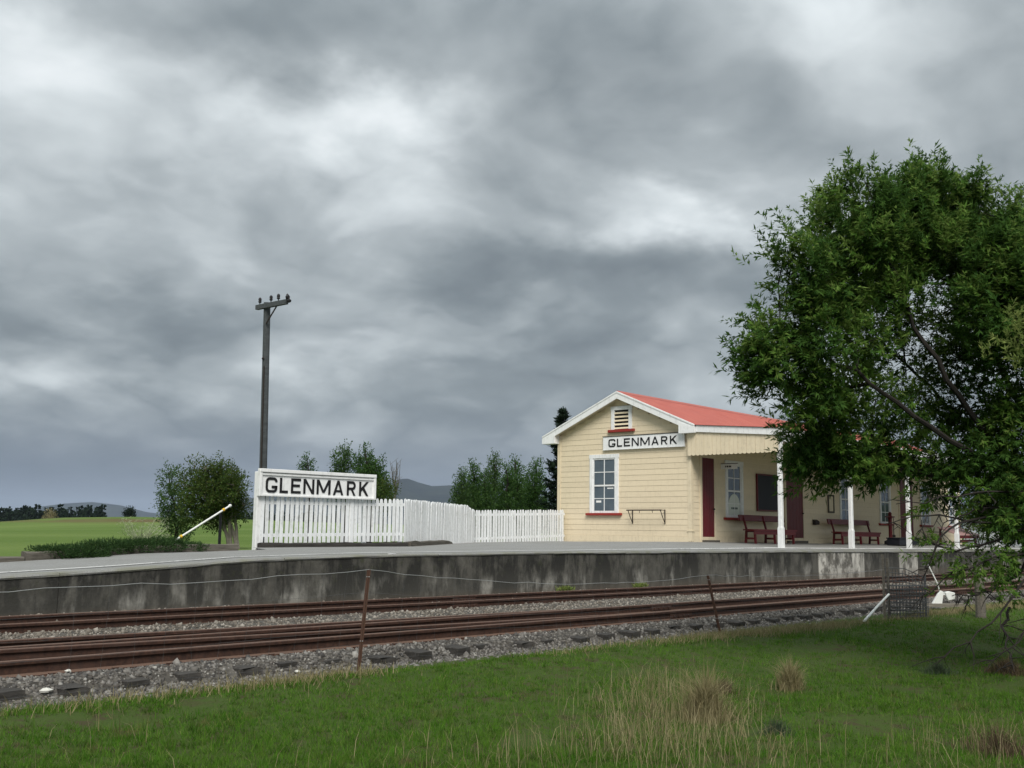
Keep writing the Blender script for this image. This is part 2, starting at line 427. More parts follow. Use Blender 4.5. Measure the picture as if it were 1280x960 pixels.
class MB:
    def __init__(s): s.v, s.f = [], []
    def box(s, x0, x1, y0, y1, z0, z1, ch=0.):
        """box with its long edges chamfered"""
        n = len(s.v)
        s.v += [(x, y, z) for z in (z0, z1) for y in (y0, y1) for x in (x0, x1)]
        s.f += [[n + q for q in f] for f in ((0, 2, 3, 1), (4, 5, 7, 6), (0, 1, 5, 4), (2, 6, 7, 3), (0, 4, 6, 2), (1, 3, 7, 5))]
        return s
    def prism(s, poly, a0, a1, axis='x', close=True):
        """extrude a polygon (list of 2-D points in the other two axes, in order) along an axis"""
        n, k = len(s.v), len(poly)
        for a in (a0, a1):
            for p, q in poly:
                s.v.append({'x': (a, p, q), 'y': (p, a, q), 'z': (p, q, a)}[axis])
        for i in range(k):
            j = (i + 1) % k
            s.f.append([n + i, n + j, n + k + j, n + k + i])
        s.f += [[n + i for i in range(k)][::-1], [n + k + i for i in range(k)]]
        return s
    def bar(s, p, q, w, h=None, up=(0, 0, 1)):
        """rectangular bar from p to q"""
        h = h or w; p, q = np.array(p, float), np.array(q, float); d = q - p; d /= np.linalg.norm(d)
        a = np.cross(d, up); a = a / np.linalg.norm(a) if np.linalg.norm(a) > 1e-6 else np.array([1., 0, 0]); b = np.cross(a, d)
        n = len(s.v)
        for e in (p, q):
            for i, j in ((-1, -1), (1, -1), (1, 1), (-1, 1)): s.v.append(tuple(e + a * i * w / 2 + b * j * h / 2))
        s.f += [[n, n + 1, n + 2, n + 3][::-1], [n + 4, n + 5, n + 6, n + 7]] + [[n + i, n + (i + 1) % 4, n + 4 + (i + 1) % 4, n + 4 + i] for i in range(4)]
        return s
    def tube(s, pts, radii, k=6, cap=True):
        pts = [np.array(p, float) for p in pts]
        if not hasattr(radii, '__len__'): radii = [radii] * len(pts)
        n = len(s.v); ref = np.array([.3, .2, .93])
        for i, p in enumerate(pts):
            d = pts[min(i + 1, len(pts) - 1)] - pts[max(i - 1, 0)]; d = d / (np.linalg.norm(d) + 1e-9)
            a = np.cross(d, ref); l = np.linalg.norm(a)
            a = a / l if l > .05 else np.array([1., 0, 0]); b = np.cross(d, a)
            for j in range(k):
                t = 2 * math.pi * j / k
                s.v.append(tuple(p + radii[i] * (a * math.cos(t) + b * math.sin(t))))
        for i in range(len(pts) - 1):
            for j in range(k):
                s.f.append([n + i * k + j, n + i * k + (j + 1) % k, n + (i + 1) * k + (j + 1) % k, n + (i + 1) * k + j])
        if cap:
            s.f += [[n + j for j in range(k)][::-1], [n + (len(pts) - 1) * k + j for j in range(k)]]
        return s
    def lathe(s, prof, c=(0, 0, 0), k=12):
        return s.tube([(c[0], c[1], c[2] + z + i * 1e-6) for i, (r, z) in enumerate(prof)], [r for r, z in prof], k)
    def build(s, name, m, parent=None, loc=(0, 0, 0), rot=(0, 0, 0), smooth=False, bev=0.):
        o = link(name, mesh(name, s.v, s.f, m, smooth), parent, loc, rot)
        if bev:
            md = o.modifiers.new('edge', 'BEVEL'); md.width = bev; md.segments = 1; md.limit_method = 'ANGLE'; md.angle_limit = R(40)
        return o


def vnoise(x, y, seed=0):
    """smooth value noise for terrain, numpy arrays"""
    x = np.asarray(x, float); y = np.asarray(y, float)
    xi, yi = np.floor(x), np.floor(y); fx, fy = x - xi, y - yi
    fx = fx * fx * (3 - 2 * fx); fy = fy * fy * (3 - 2 * fy)
    def h(a, b):
        t = np.sin(a * 127.1 + b * 311.7 + seed * 74.7) * 43758.5453
        return t - np.floor(t)
    return (h(xi, yi) * (1 - fx) + h(xi + 1, yi) * fx) * (1 - fy) + (h(xi, yi + 1) * (1 - fx) + h(xi + 1, yi + 1) * fx) * fy - .5


# ------------------------------------------------------------------ levels of the place
def rail_z(x): return -.655 - .0075 * (np.asarray(x, float) - 4.3)
def plat_z(x): return np.interp(x, [-4, 6.3, 8.2, 10.5, 13.1, 18.1, 23, 28.5, 34.6, 60], [-.62, -.22, -.15, -.04, 0, 0, -.03, -.07, -.13, -.30])
def deck_z(x, y): return plat_z(x) + np.interp(y, [14.8, 15.4, 18.2, 23.3, 30], [0, .10, .205, .14, .14]) * np.interp(x, [8, 19, 25, 28], [.0, .1, .7, 1.])
def grass_edge(x): return np.interp(x, [-5, 4, 7, 12, 18, 24, 40], [8.15, 8.2, 8.2, 8.0, 7.8, 7.7, 7.5])


def ground_z(x, y):
    x = np.asarray(x, float); y = np.asarray(y, float)
    ge = grass_edge(x); bed = rail_z(x) - .21
    near = bed - .015 - .22 * (1 - np.exp(-np.clip(ge - y, 0, 50) / 2.6)) - .002 * np.clip(-y, 0, 80)
    near = near + .05 * vnoise(x * .9, y * .9, 3) + .03 * vnoise(x * 2.7, y * 2.7, 5)
    t = np.clip((y - 14.9) / 5., 0, 1)
    back = bed - .06 + t * (-.16 - bed) - .20 * np.clip((y - 20) / 6, 0, 1)
    back = np.minimum(back, deck_z(x, y) - .05 + 10 * (y > 22.5))
    z = np.where(y < ge, near, np.where(y < 14.9, bed - .06, back))
    d = np.hypot(x, y)
    # gentle rise of the paddocks to a low brown ridge, then level plain
    az = np.degrees(np.arctan2(y, x))
    hill = 2.2 * np.exp(-((d - 235) / 70) ** 2) * np.interp(az, [38, 50, 57, 61, 64.5, 68, 80], [.2, .75, 1.05, .95, .75, .2, .2])
    hill = hill + .7 * vnoise(x * .02, y * .02, 9) * np.clip((d - 70) / 80, 0, 1)
    return z + np.where(y > 24, hill, 0) - np.where(d > 320, np.clip((d - 320) / 300, 0, 1) * 1.2, 0)


def axis(parts):
    out = [parts[0][0]]
    for (a, b, s) in parts:
        n = max(1, int(round((b - a) / s))); out += list(np.linspace(a, b, n + 1)[1:])
    return np.array(out)


gx = axis([(-40000, -2000, 4000), (-2000, -200, 300), (-200, -20, 20), (-20, 0, 2), (0, 30, .3), (30, 60, 1.5), (60, 400, 10), (400, 2000, 160), (2000, 40000, 4000)])
gy = axis([(-40000, -2000, 4000), (-2000, -100, 300), (-100, -10, 10), (-10, 0, 1), (0, 9.4, .2), (9.4, 14.8, .6), (14.8, 26, .5), (26, 60, 2), (60, 400, 8), (400, 2000, 160), (2000, 40000, 4000)])
GX, GY = np.meshgrid(gx, gy, indexing='ij'); GZ = ground_z(GX, GY)
idx = np.arange(GX.size).reshape(GX.shape)
quads = np.stack([idx[:-1, :-1], idx[1:, :-1], idx[1:, 1:], idx[:-1, 1:]], -1).reshape(-1, 4)
tag(link('ground', arr('ground', np.stack([GX, GY, GZ], -1).reshape(-1, 3), quads, M['turf'], True)), kind='structure')

# ballast bed under both tracks
bx = np.arange(-14, 70, .5); by = np.array([7.2, 7.9, 8.4, 8.88, 9.06, 9.25, 9.5, 10, 10.7, 11.1, 11.5, 12, 13, 14.1, 14.6, 14.86])
BX, BY = np.meshgrid(bx, by, indexing='ij')
BZ = rail_z(BX) - .165 + np.interp(BY, [7.2, 7.9, 8.4, 8.88, 9.06, 9.25, 10.7, 11.5, 14.1, 14.86], [-.34, -.19, -.13, -.095, .004, .022, .022, .058, .052, .10]) + .02 * vnoise(BX * 2, BY * 2, 4)
idx = np.arange(BX.size).reshape(BX.shape)
quads = np.stack([idx[:-1, :-1], idx[1:, :-1], idx[1:, 1:], idx[:-1, 1:]], -1).reshape(-1, 4)
tag(link('ballast_bed', arr('ballast_bed', np.stack([BX, BY, BZ], -1).reshape(-1, 3), quads, M['bed'], True)), kind='structure')


def bed_z(x, y): return rail_z(x) - .165 + np.interp(y, [7.2, 7.9, 8.4, 8.88, 9.06, 9.25, 10.7, 11.5, 14.1, 14.86], [-.34, -.19, -.13, -.095, .004, .022, .022, .058, .052, .10])


# ------------------------------------------------------------------ far hills
def ridge(name, pts, D, depth, seed):
    """a range of hills as a solid landform: crest heights along the skyline, a long front slope with spurs, a back slope"""
    us = np.array([p[0] for p in pts], float); vs = np.array([p[1] for p in pts], float)
    uu = np.arange(us[0], us[-1] + .1, 6)
    vv = np.interp(uu, us, vs)
    rows = []
    ss = np.linspace(-1, 1, 15)
    for i, (u, v) in enumerate(zip(uu, vv)):
        c = at(u, v, D=D); hgt = max(c[2], 2.); d = c[:2] / np.linalg.norm(c[:2])
        for s in ss:
            spur = 1 + .35 * float(vnoise(u * .035 + s * 1.1, s * 2.3, seed)) * (1 - abs(s))
            prof = max(0., 1 - abs(s) ** .9) if abs(s) > 1e-6 else 1.
            if s < 0: prof = prof * spur
            hz = hgt * min(prof, 1. - .35 * abs(s)) + (.05 * hgt * float(vnoise(u * .12, s * 5 + 2, seed + 2)) * (abs(s) < .9 and abs(s) > .01))
            xy = c[:2] + d * depth * s
            rows.append((xy[0], xy[1], hz - 4))
    n, k = len(uu), len(ss)
    idx = np.arange(n * k).reshape(n, k)
    F = np.stack([idx[:-1, :-1], idx[1:, :-1], idx[1:, 1:], idx[:-1, 1:]], -1).reshape(-1, 4)
    return tag(link(name, arr(name, np.array(rows), F, M['hill'], True)), kind='structure')


ridge('mountain_range', [(150, 652), (210, 645), (250, 638), (290, 627), (310, 622), (330, 620), (370, 612), (410, 618), (440, 622), (462, 615), (480, 606), (497, 599), (508, 597),
                         (522, 602), (540, 607), (565, 606), (585, 605), (620, 610), (660, 617), (720, 625), (800, 628), (900, 622), (1000, 632), (1150, 628), (1300, 640), (1500, 645)], 8500, 2600, 3)
ridge('distant_hills', [(-400, 640), (-200, 630), (-60, 637), (0, 640), (40, 634), (80, 629), (115, 627), (150, 631), (185, 640), (240, 645), (330, 640), (420, 648)], 11500, 2500, 8)

# ------------------------------------------------------------------ railway tracks
RAILP = [(-.06, -.14), (.06, -.14), (.06, -.128), (.014, -.112), (.010, -.045), (.034, -.034), (.036, -.008), (.026, 0), (-.026, 0), (-.036, -.008), (-.034, -.034), (-.010, -.045), (-.014, -.112), (-.06, -.128)]


def rail(parent, name, pts):
    """flat-bottomed rail following plan points (x, y)"""
    mb = MB(); k = len(RAILP)
    for i, (x, y) in enumerate(pts):
        z = float(rail_z(x))
        for p, q in RAILP: mb.v.append((x, y + p, z + q))
    for i in range(len(pts) - 1):
        for j in range(k):
            jj = (j + 1) % k
            mb.f.append([i * k + j, i * k + jj, (i + 1) * k + jj, (i + 1) * k + j])
    mb.f += [list(range(k)), [(len(pts) - 1) * k + j for j in range(k)][::-1]]
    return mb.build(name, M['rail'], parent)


def line(x0, y0, x1, y1, n=20): return [(x0 + (x1 - x0) * i / n, y0 + (y1 - y0) * i / n) for i in range(n + 1)]
def curve(pts, n=30):
    xs = np.linspace(pts[0][0], pts[-1][0], n)
    t = [p[0] for p in pts]; y = np.interp(xs, t, [p[1] for p in pts])
    for _ in range(6): y[1:-1] = (y[:-2] + 2 * y[1:-1] + y[2:]) / 4
    return list(zip(xs, y))


SLEEP = []
for q in range(5):
    mb = MB(); r_ = random.Random(q)
    L_, wd, hh = 2.1, .105 + .01 * r_.random(), .13
    # rough sawn and split timber: uneven ends, worn upper arrises
    n = 9
    for i in range(n):
        y = -L_ / 2 + L_ * i / (n - 1)
        wj = [r_.uniform(-.008, .008) for _ in range(6)]
        for p, z in ((-wd, -hh), (wd, -hh), (wd, -.02), (wd - .018, 0), (-wd + .018, 0), (-wd, -.02)):
            j = wj.pop()
            mb.v.append((p + j, y + (r_.uniform(-.03, .03) if i in (0, n - 1) else 0), z + j * .7 - (.012 if i in (0, n - 1) and z == 0 else 0)))
    for i in range(n - 1):
        for j in range(6): mb.f.append([i * 6 + j, i * 6 + (j + 1) % 6, (i + 1) * 6 + (j + 1) % 6, (i + 1) * 6 + j])
    mb.f += [list(range(6)), [(n - 1) * 6 + j for j in range(6)][::-1]]
    SLEEP.append(mesh('sleeper', mb.v, mb.f, M['sleeper']))
PLATE = MB().box(-.07, .07, -.11, .11, 0, .012).box(-.03, .03, .062, .085, .012, .034).box(-.03, .03, -.085, -.062, .012, .034)
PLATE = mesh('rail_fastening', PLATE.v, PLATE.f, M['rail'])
FISH = MB().box(-.3, .3, -.030, -.012, -.115, -.045)
for q in (-.2, -.07, .07, .2): FISH.box(q - .015, q + .015, -.045, -.028, -.095, -.065)
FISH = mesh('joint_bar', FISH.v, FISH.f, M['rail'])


def track(name, label, rails, ys, x0, x1, pitch, dz, plates=True):
    t = thing(name, label, 'railway track')
    for pts in rails: rail(t, 'rail', pts)
    x = x0
    while x < x1:
        xx = x + random.uniform(-.05, .05)
        link('sleeper', random.choice(SLEEP), t, (xx, sum(ys) / 2 + random.uniform(-.09, .09), float(rail_z(xx)) - .146 + dz + random.uniform(-.022, .006)), (0, 0, random.uniform(-.04, .04)))
        if plates and x < 22:
            for y in ys: link('rail_fastening', PLATE, t, (xx, y, float(rail_z(xx)) - .1475 + dz * .3))
        x += pitch
    for i, x in enumerate((2.2, 14.4, 26.5)):
        for y in ys:
            link('joint_bar', FISH, t, (x + (y - ys[0]), y, float(rail_z(x))))
    return t


track('railway_track', 'rusty railway track lying close beside the concrete platform wall', [line(-12, 14.02, 68, 14.02), line(-12, 12.89, 68, 12.89)], (14.02, 12.89), -3.6, 60, .72, -.035)
track('railway_track', 'rusty near railway track with dark sleeper ends showing above the grass', [line(-12, 9.36, 68, 9.36), line(-12, 10.47, 68, 10.47)], (9.36, 10.47), -3.5, 60, .57, -.016)
tt = thing('turnout_rails', 'pair of rusty diverging rails spreading leftward inside the near track', 'rails')
rail(tt, 'rail', curve([(-12, 14.3), (-4, 12.4), (0, 11.65), (4.4, 11.16), (8.5, 10.86), (13, 10.62)], 34))
rail(tt, 'rail', curve([(-12, 13.2), (-4, 11.3), (0, 10.75), (4.6, 10.32), (8.5, 9.92), (12.6, 9.53)], 34))
tt.location.z = -.004


# ballast stones
def stones(name, label, n, xr, yr, size, m, dens=None, bury=.3):
    cub = np.array([(i, j, k) for i in (-1, 1) for j in (-1, 1) for k in (-1, 1)]) * .62
    cuf = np.array([(0, 1, 3, 2), (4, 6, 7, 5), (0, 4, 5, 1), (2, 3, 7, 6), (0, 2, 6, 4), (1, 5, 7, 3)])
    icf = np.concatenate([cuf[:, [0, 1, 2]], cuf[:, [0, 2, 3]]])
    x = xr[0] + (xr[1] - xr[0]) * rng.random(n) ** 1.35; y = rng.uniform(yr[0], yr[1], n)
    if dens is not None:
        keep = rng.random(n) < dens(x, y); x, y = x[keep], y[keep]; n = len(x)
    s = size * np.exp(rng.normal(0, .33, n))
    A = rng.normal(size=(n, 3, 3)); A, _ = np.linalg.qr(A)
    sc = np.stack([s, s * rng.uniform(.6, 1, n), s * rng.uniform(.45, .85, n)], 1)
    V = cub[None] * (1 + rng.uniform(-.38, .30, (n, 8, 3))) * sc[:, None, :]
    V = np.einsum('nij,nkj->nki', A, V)
    z = bed_z(x, y) + s * (.35 - bury)
    V += np.stack([x, y, z], 1)[:, None, :]
    F = (icf[None] + (np.arange(n) * 8)[:, None, None]).reshape(-1, 3)
    return tag(link(name, arr(name, V.reshape(-1, 3), F, m)), label, 'stones', kind='stuff')


def near_rail(x, y):
    k = np.ones_like(x)
    for r_ in (9.36, 10.47, 12.89, 14.02): k *= 1 - .75 * (np.abs(y - r_) < .07)
    return k


stones('shoulder_ballast', 'grey crushed stone ballast along the near sleeper ends', 50000, (1.5, 32), (7.4, 9.32), .0195, M['stone'],
       lambda x, y: np.clip((y - grass_edge(x) + .25 + .5 * vnoise(x * 1.3, y * 2, 6)) / .35, 0, 1) * np.clip(1.3 - x / 34, .3, 1))
stones('track_ballast', 'brownish gravel ballast between the rails', 46000, (2.5, 46), (9.25, 14.8), .020, M['brownstone'], lambda x, y: near_rail(x, y) * np.where(y < 10.7, .5, 1.) * np.clip(1.2 - x / 50, .25, 1))
for i, (u, v, s) in enumerate(((57, 869, .042), (84, 858, .028), (417, 813, .038), (372, 838, .03))):
    p = at(u, v, Z=-.90); ico = MB()
    ico.lathe([(.01, -.5 * s), (.8 * s, -.3 * s), (s, .1 * s), (.6 * s, .45 * s), (.05 * s, .55 * s)], (0, 0, 0), 7)
    for j in range(len(ico.v)):
        q = ico.v[j]; r_ = random.uniform(.8, 1.2); ico.v[j] = (q[0] * r_ * 1.3, q[1] * r_, q[2] * r_)
    tag(ico.build('pale_stone', mat('pale_stone_face', None, (.55, .54, .49), .8), None, (p[0], p[1], bed_z(p[0], p[1]) + .03), (0, 0, i * 1.3)),
        ['large near-white stone on the ballast at the far left', 'small flat white stone beside the larger white stone at far left', 'cream stone on the ballast left of the rusty fence stake',
         'small pale stone at the foot of the ballast left of the stake'][i], 'stone')

# ------------------------------------------------------------------ platform
plat = tag(link('platform', None), kind='structure')
xs = np.concatenate([np.arange(-6, 60, .5)]); ysd = np.array([14.86, 15.2, 15.6, 16.2, 17, 18.2, 19, 20, 21, 22.2, 24])
DX, DY = np.meshgrid(xs, ysd, indexing='ij')
# the back of the platform follows the kerb at the left, the fence in the middle, runs under the building on the right
BACK = lambda x: np.interp(x, [-6, 7, 13.4, 14.2, 18.8, 24.3, 29, 60], [18.55, 18.55, 18.6, 20.55, 20.6, 23.3, 23.6, 23.6])
DY = np.minimum(DY, BACK(DX)) + np.linspace(0, .002, DY.shape[1])[None]
DZ = deck_z(DX, DY) + .012 * vnoise(DX * 1.1, DY * 1.1, 2)
idx = np.arange(DX.size).reshape(DX.shape)
quads = np.stack([idx[:-1, :-1], idx[1:, :-1], idx[1:, 1:], idx[:-1, 1:]], -1).reshape(-1, 4)
link('deck', arr('deck', np.stack([DX, DY, DZ], -1).reshape(-1, 3), quads, M['deck'], True), plat)


def strip(name, x0, x1, prof, m, parent, step=.5, jit=0.):
    """lengthwise piece of the platform: profile (y, dz) swept along x at platform level"""
    n = max(2, int((x1 - x0) / step) + 1); X = np.linspace(x0, x1, n); mb = MB(); k = len(prof)
    for x in X:
        for y, dz in prof: mb.v.append((x, y + random.uniform(-jit, jit), float(plat_z(x)) + dz if dz > -.3 else float(rail_z(x)) - .25))
    for i in range(n - 1):
        for j in range(k):
            mb.f.append([i * k + j, i * k + (j + 1) % k, (i + 1) * k + (j + 1) % k, (i + 1) * k + j])
    mb.f += [list(range(k))[::-1], [(n - 1) * k + j for j in range(k)]]
    return mb.build(name, m, parent)


edges = [-6, -1.6, 2.9, 7.2, 11.0, 14.55, 18.0, 20.6, 23.3, 26.2, 28.8, 30.4, 33.6, 36.4, 38, 42, 46, 52, 60]
for i in range(len(edges) - 1):
    a, b = edges[i], edges[i + 1]
    whitep = i in (10 + 1 - 0, 12) and False
    o = strip('wall_panel', a + .004, b - .004, [(14.86 + random.uniform(-.008, .008), -1), (14.86 + random.uniform(-.006, .006), -.045), (15.1, -.045), (15.1, -1)], M['wall_white'] if i in (11, 13) else M['wall'], plat)
    if i in (11, 13): o['label'] = 'limewashed white panel of the platform wall'
strip('wall_core', -6, 60, [(14.90, -1), (14.90, -.06), (15.3, -.06), (15.3, -1)], M['wall'], plat)
for i in range(len(edges) - 1):
    a, b = edges[i], edges[i + 1]
    strip('coping', a + .006, b - .006, [(14.845, -.045), (14.835, -.022), (14.85, .0), (15.02, .014), (15.02, -.045)], M['deck'], plat, .4, .006)
# painted safety line, nearer the edge in front of the building
LY = lambda x: np.interp(x, [-6, 6, 14, 20, 24, 60], [15.62, 15.60, 15.55, 15.42, 15.22, 15.15])
mb = MB()
X = np.arange(-6, 58, .5)
for x in X:
    for o_ in (-.045, .045):
        y = float(LY(x)) + o_; mb.v.append((x, y, float(deck_z(x, y)) + .014))
for i in range(len(X) - 1): mb.f.append([2 * i, 2 * i + 2, 2 * i + 3, 2 * i + 1])
mb.build('safety_line', M['line'], plat)
tag(MB().box(-.09, .09, -.04, .04, 0, .008).build('paper_scrap', M['white'], None, at(490, 692.6, Y=14.93), (0, 0, .4)), 'white scrap lying on the platform edge below the picket fence', 'scrap')
# weathered kerb timbers at the back of the platform
kx = [5.0, 8.35, 9.0, 10.3, 11.15, 12.6]
kerb_lab = ['kerb timber at the far left end of the platform back edge', 'short kerb timber just left of the dark juniper', 'kerb timber under the left part of the juniper', 'kerb timber under the right part of the juniper',
            'long pale kerb timber at the foot of the black post']
for i in range(5):
    a, b = kx[i] + .015, kx[i + 1] - .015
    z0 = float(deck_z((a + b) / 2, 18.5))
    mb = MB(); n = 7
    for j in range(n):
        x = a + (b - a) * j / (n - 1)
        for y, z in ((-.1, -.05), (.1, -.05), (.1, .12), (.07, .14), (-.075, .14), (-.1, .115)):
            mb.v.append((x, y + random.uniform(-.01, .01), z + random.uniform(-.012, .012)))
    for j in range(n - 1):
        for q in range(6): mb.f.append([j * 6 + q, j * 6 + (q + 1) % 6, (j + 1) * 6 + (q + 1) % 6, (j + 1) * 6 + q])
    mb.f += [list(range(6)), [(n - 1) * 6 + q for q in range(6)][::-1]]
    o = mb.build('kerb_timber', M['kerb'], None, (0, 18.6, z0), (0, math.atan2(-(float(deck_z(b, 18.5)) - float(deck_z(a, 18.5))), b - a) * 0, 0))
    o.location.z = z0
    tag(o, 'weathered grey ' + kerb_lab[i], 'kerb timber', 'kerb timbers along the platform back')

# ------------------------------------------------------------------ lettering
def stroke_letter(ch, h, w_, t, dep=.012):
    """a block letter from thick strokes: 2-D in x (0..w_) and z (0..h), raised from the board"""
    mb = MB()
    def seg(p, q, tw=t):
        p, q = np.array(p, float), np.array(q, float)
        mb.bar((p[0], 0, p[1]), (q[0], 0, q[1]), tw, dep, up=(0, 1, 0))
    def poly(pts, tw=t):
        """mitred polyline"""
        P_ = [np.array(p, float) for p in pts]; L_, Rr = [], []
        for i, p in enumerate(P_):
            d0 = P_[i] - P_[i - 1] if i else P_[1] - P_[0]
            d1 = P_[i + 1] - P_[i] if i < len(P_) - 1 else d0
            d0 = d0 / np.linalg.norm(d0); d1 = d1 / np.linalg.norm(d1)
            n0 = np.array([-d0[1], d0[0]]); n1 = np.array([-d1[1], d1[0]]); m_ = n0 + n1; m_ /= np.linalg.norm(m_)
            s_ = tw / 2 / max(.4, float(m_ @ n0))
            L_.append(p + m_ * s_); Rr.append(p - m_ * s_)
        n = len(mb.v)
        for a, b in zip(L_, Rr):
            for yy in (-dep / 2, dep / 2): mb.v.append((a[0], yy, a[1])); mb.v.append((b[0], yy, b[1]))
        for i in range(len(P_) - 1):
            k = n + 4 * i
            mb.f.extend([[k, k + 1, k + 5, k + 4], [k + 2, k + 6, k + 7, k + 3], [k, k + 4, k + 6, k + 2], [k + 1, k + 3, k + 7, k + 5]])
        k = n; mb.f.append([k, k + 2, k + 3, k + 1]); k = n + 4 * (len(P_) - 1); mb.f.append([k, k + 1, k + 3, k + 2])
    e = t / 2; r_ = .27 * h
    if ch == 'G':
        rr = min(.22 * h, w_ / 2 - e)
        arc = lambda cx, cz, a0, a1: [(cx + rr * math.cos(R(a)), cz + rr * math.sin(R(a))) for a in np.linspace(a0, a1, 5)]
        pts = [(w_ - e, h * .70)] + arc(w_ - e - rr, h - e - rr, 10, 90) + arc(e + rr, h - e - rr, 90, 180) + arc(e + rr, e + rr, 180, 270) + arc(w_ - e - rr, e + rr, 270, 355) + [(w_ - e, h * .46 - e * 0)]
        poly(pts); seg((w_ * .52, h * .46 - e), (w_, h * .46 - e))
    if ch == 'L': poly([(e, h), (e, e), (w_, e)])
    if ch == 'E':
        poly([(w_, h - e), (e, h - e), (e, e), (w_, e)]); seg((e, h * .52), (w_ * .9, h * .52))
    if ch == 'N':
        seg((e, 0), (e, h)); seg((w_ - e, 0), (w_ - e, h)); mb.prism([(0, h), (t * 1.15, h), (w_, 0), (w_ - t * 1.15, 0)], -dep / 2 + .001, dep / 2 - .001, 'y')
    if ch == 'M':
        seg((e, 0), (e, h)); seg((w_ - e, 0), (w_ - e, h))
        mb.prism([(0, h), (t * 1.2, h), (w_ / 2 + t * .55, h * .12), (w_ / 2 - t * .55, h * .12)], -dep / 2 + .001, dep / 2 - .001, 'y')
        mb.prism([(w_ - t * 1.2, h), (w_, h), (w_ / 2 + t * .55, h * .12), (w_ / 2 - t * .55, h * .12)], -dep / 2 + .002, dep / 2 - .002, 'y')
    if ch == 'A':
        mb.prism([(0, 0), (t * 1.05, 0), (w_ / 2 + t * .5, h), (w_ / 2 - t * .5, h)], -dep / 2, dep / 2, 'y')
        mb.prism([(w_ - t * 1.05, 0), (w_, 0), (w_ / 2 + t * .5, h), (w_ / 2 - t * .5, h)], -dep / 2 + .001, dep / 2 - .001, 'y')
        mb.prism([(w_ * .24, h * .2), (w_ * .76, h * .2), (w_ * .72, h * .2 + t * .85), (w_ * .28, h * .2 + t * .85)], -dep / 2 + .002, dep / 2 - .002, 'y')
    if ch == 'R':
        rr = h * .22; cz = h - e - rr
        poly([(e, 0), (e, h - e), (w_ - e - rr, h - e)] + [(w_ - e - rr + rr * math.cos(R(a)), cz + rr * math.sin(R(a))) for a in (70, 45, 20, 0, -20, -45, -70)] + [(w_ - e - rr, cz - rr), (e, cz - rr)])
        mb.prism([(w_ - t * 1.1, 0), (w_, 0), (w_ * .42 + t * .95, cz - rr), (w_ * .42, cz - rr)], -dep / 2 + .001, dep / 2 - .001, 'y')
    if ch == 'K':
        seg((e, 0), (e, h))
        mb.prism([(t, h * .30), (t, h * .55), (w_ - t * 1.25, h), (w_, h)], -dep / 2 + .001, dep / 2 - .001, 'y')
        mb.prism([(w_ - t * 1.15, 0), (w_, 0), (w_ * .50, h * .64), (w_ * .30, h * .48)], -dep / 2 + .002, dep / 2 - .002, 'y')
    return mb


SPANS = [(.049, .15), (.172, .243), (.27, .354), (.378, .472), (.494, .614), (.638, .727), (.759, .835), (.867, .948)]


def lettering(parent, Lg, hgt, z, t, fwd, ratio, s0=0., s1=1., depth=.012):
    for ch, (a, b) in zip('GLENMARK', SPANS):
        a, b = [(s0 + (s1 - s0) * (q / (ratio - q * (ratio - 1)))) * Lg for q in (a, b)]
        stroke_letter(ch, hgt, b - a, t, depth).build('letter', M['black'], parent, (a, fwd, z))


# station name board on the fence line
sx0, sx1 = 14.33, 17.69
sg = thing('station_sign', 'large white GLENMARK name board standing over the left end of the picket fence', 'sign', (sx0, 20.36, 0))
Lg = sx1 - sx0
MB().box(0, Lg, -.02, .02, 1.17, 1.75).build('board', M['white'], sg)
MB().prism([(-.075, 1.69), (-.02, 1.69), (.035, 1.72), (.035, 1.77), (-.075, 1.765)], -.03, Lg + .03).build('top_moulding', M['white'], sg, bev=.006)
MB().box(-.02, Lg + .02, -.06, -.0205, 1.15, 1.195).build('bottom_moulding', M['white'], sg, bev=.006)
MB().box(-.035, .035, -.062, .03, 1.15, 1.75).build('side_moulding', M['white'], sg, bev=.006)
MB().box(Lg - .035, Lg + .035, -.062, .03, 1.15, 1.75).build('side_moulding', M['white'], sg, bev=.006)
MB().box(.03, Lg - .03, -.05, -.0205, 1.62, 1.665).build('inner_moulding', M['white'], sg, bev=.006)
lettering(sg, Lg, .345, 1.235, .058, -.028, 1.095)
MB().box(-.02, .14, .035, .17, -.15, 1.70).build('post', M['white'], sg, bev=.01)
MB().box(2.66, 2.80, .035, .17, -.15, 1.70).build('post', M['white'], sg, bev=.01)


# ------------------------------------------------------------------ picket fences
def picket_mesh(h, wd=.088, th=.02):
    mb = MB(); top = [(-wd / 2, 0), (wd / 2, 0), (wd / 2, h - .075), (wd / 2 * .82, h - .035), (wd * .28, h - .008), (0, h), (-wd * .28, h - .008), (-wd / 2 * .82, h - .035), (-wd / 2, h - .075)]
    mb.prism(top, -th / 2, th / 2, 'y'); return mesh('picket', mb.v, mb.f, M['fence_white'])


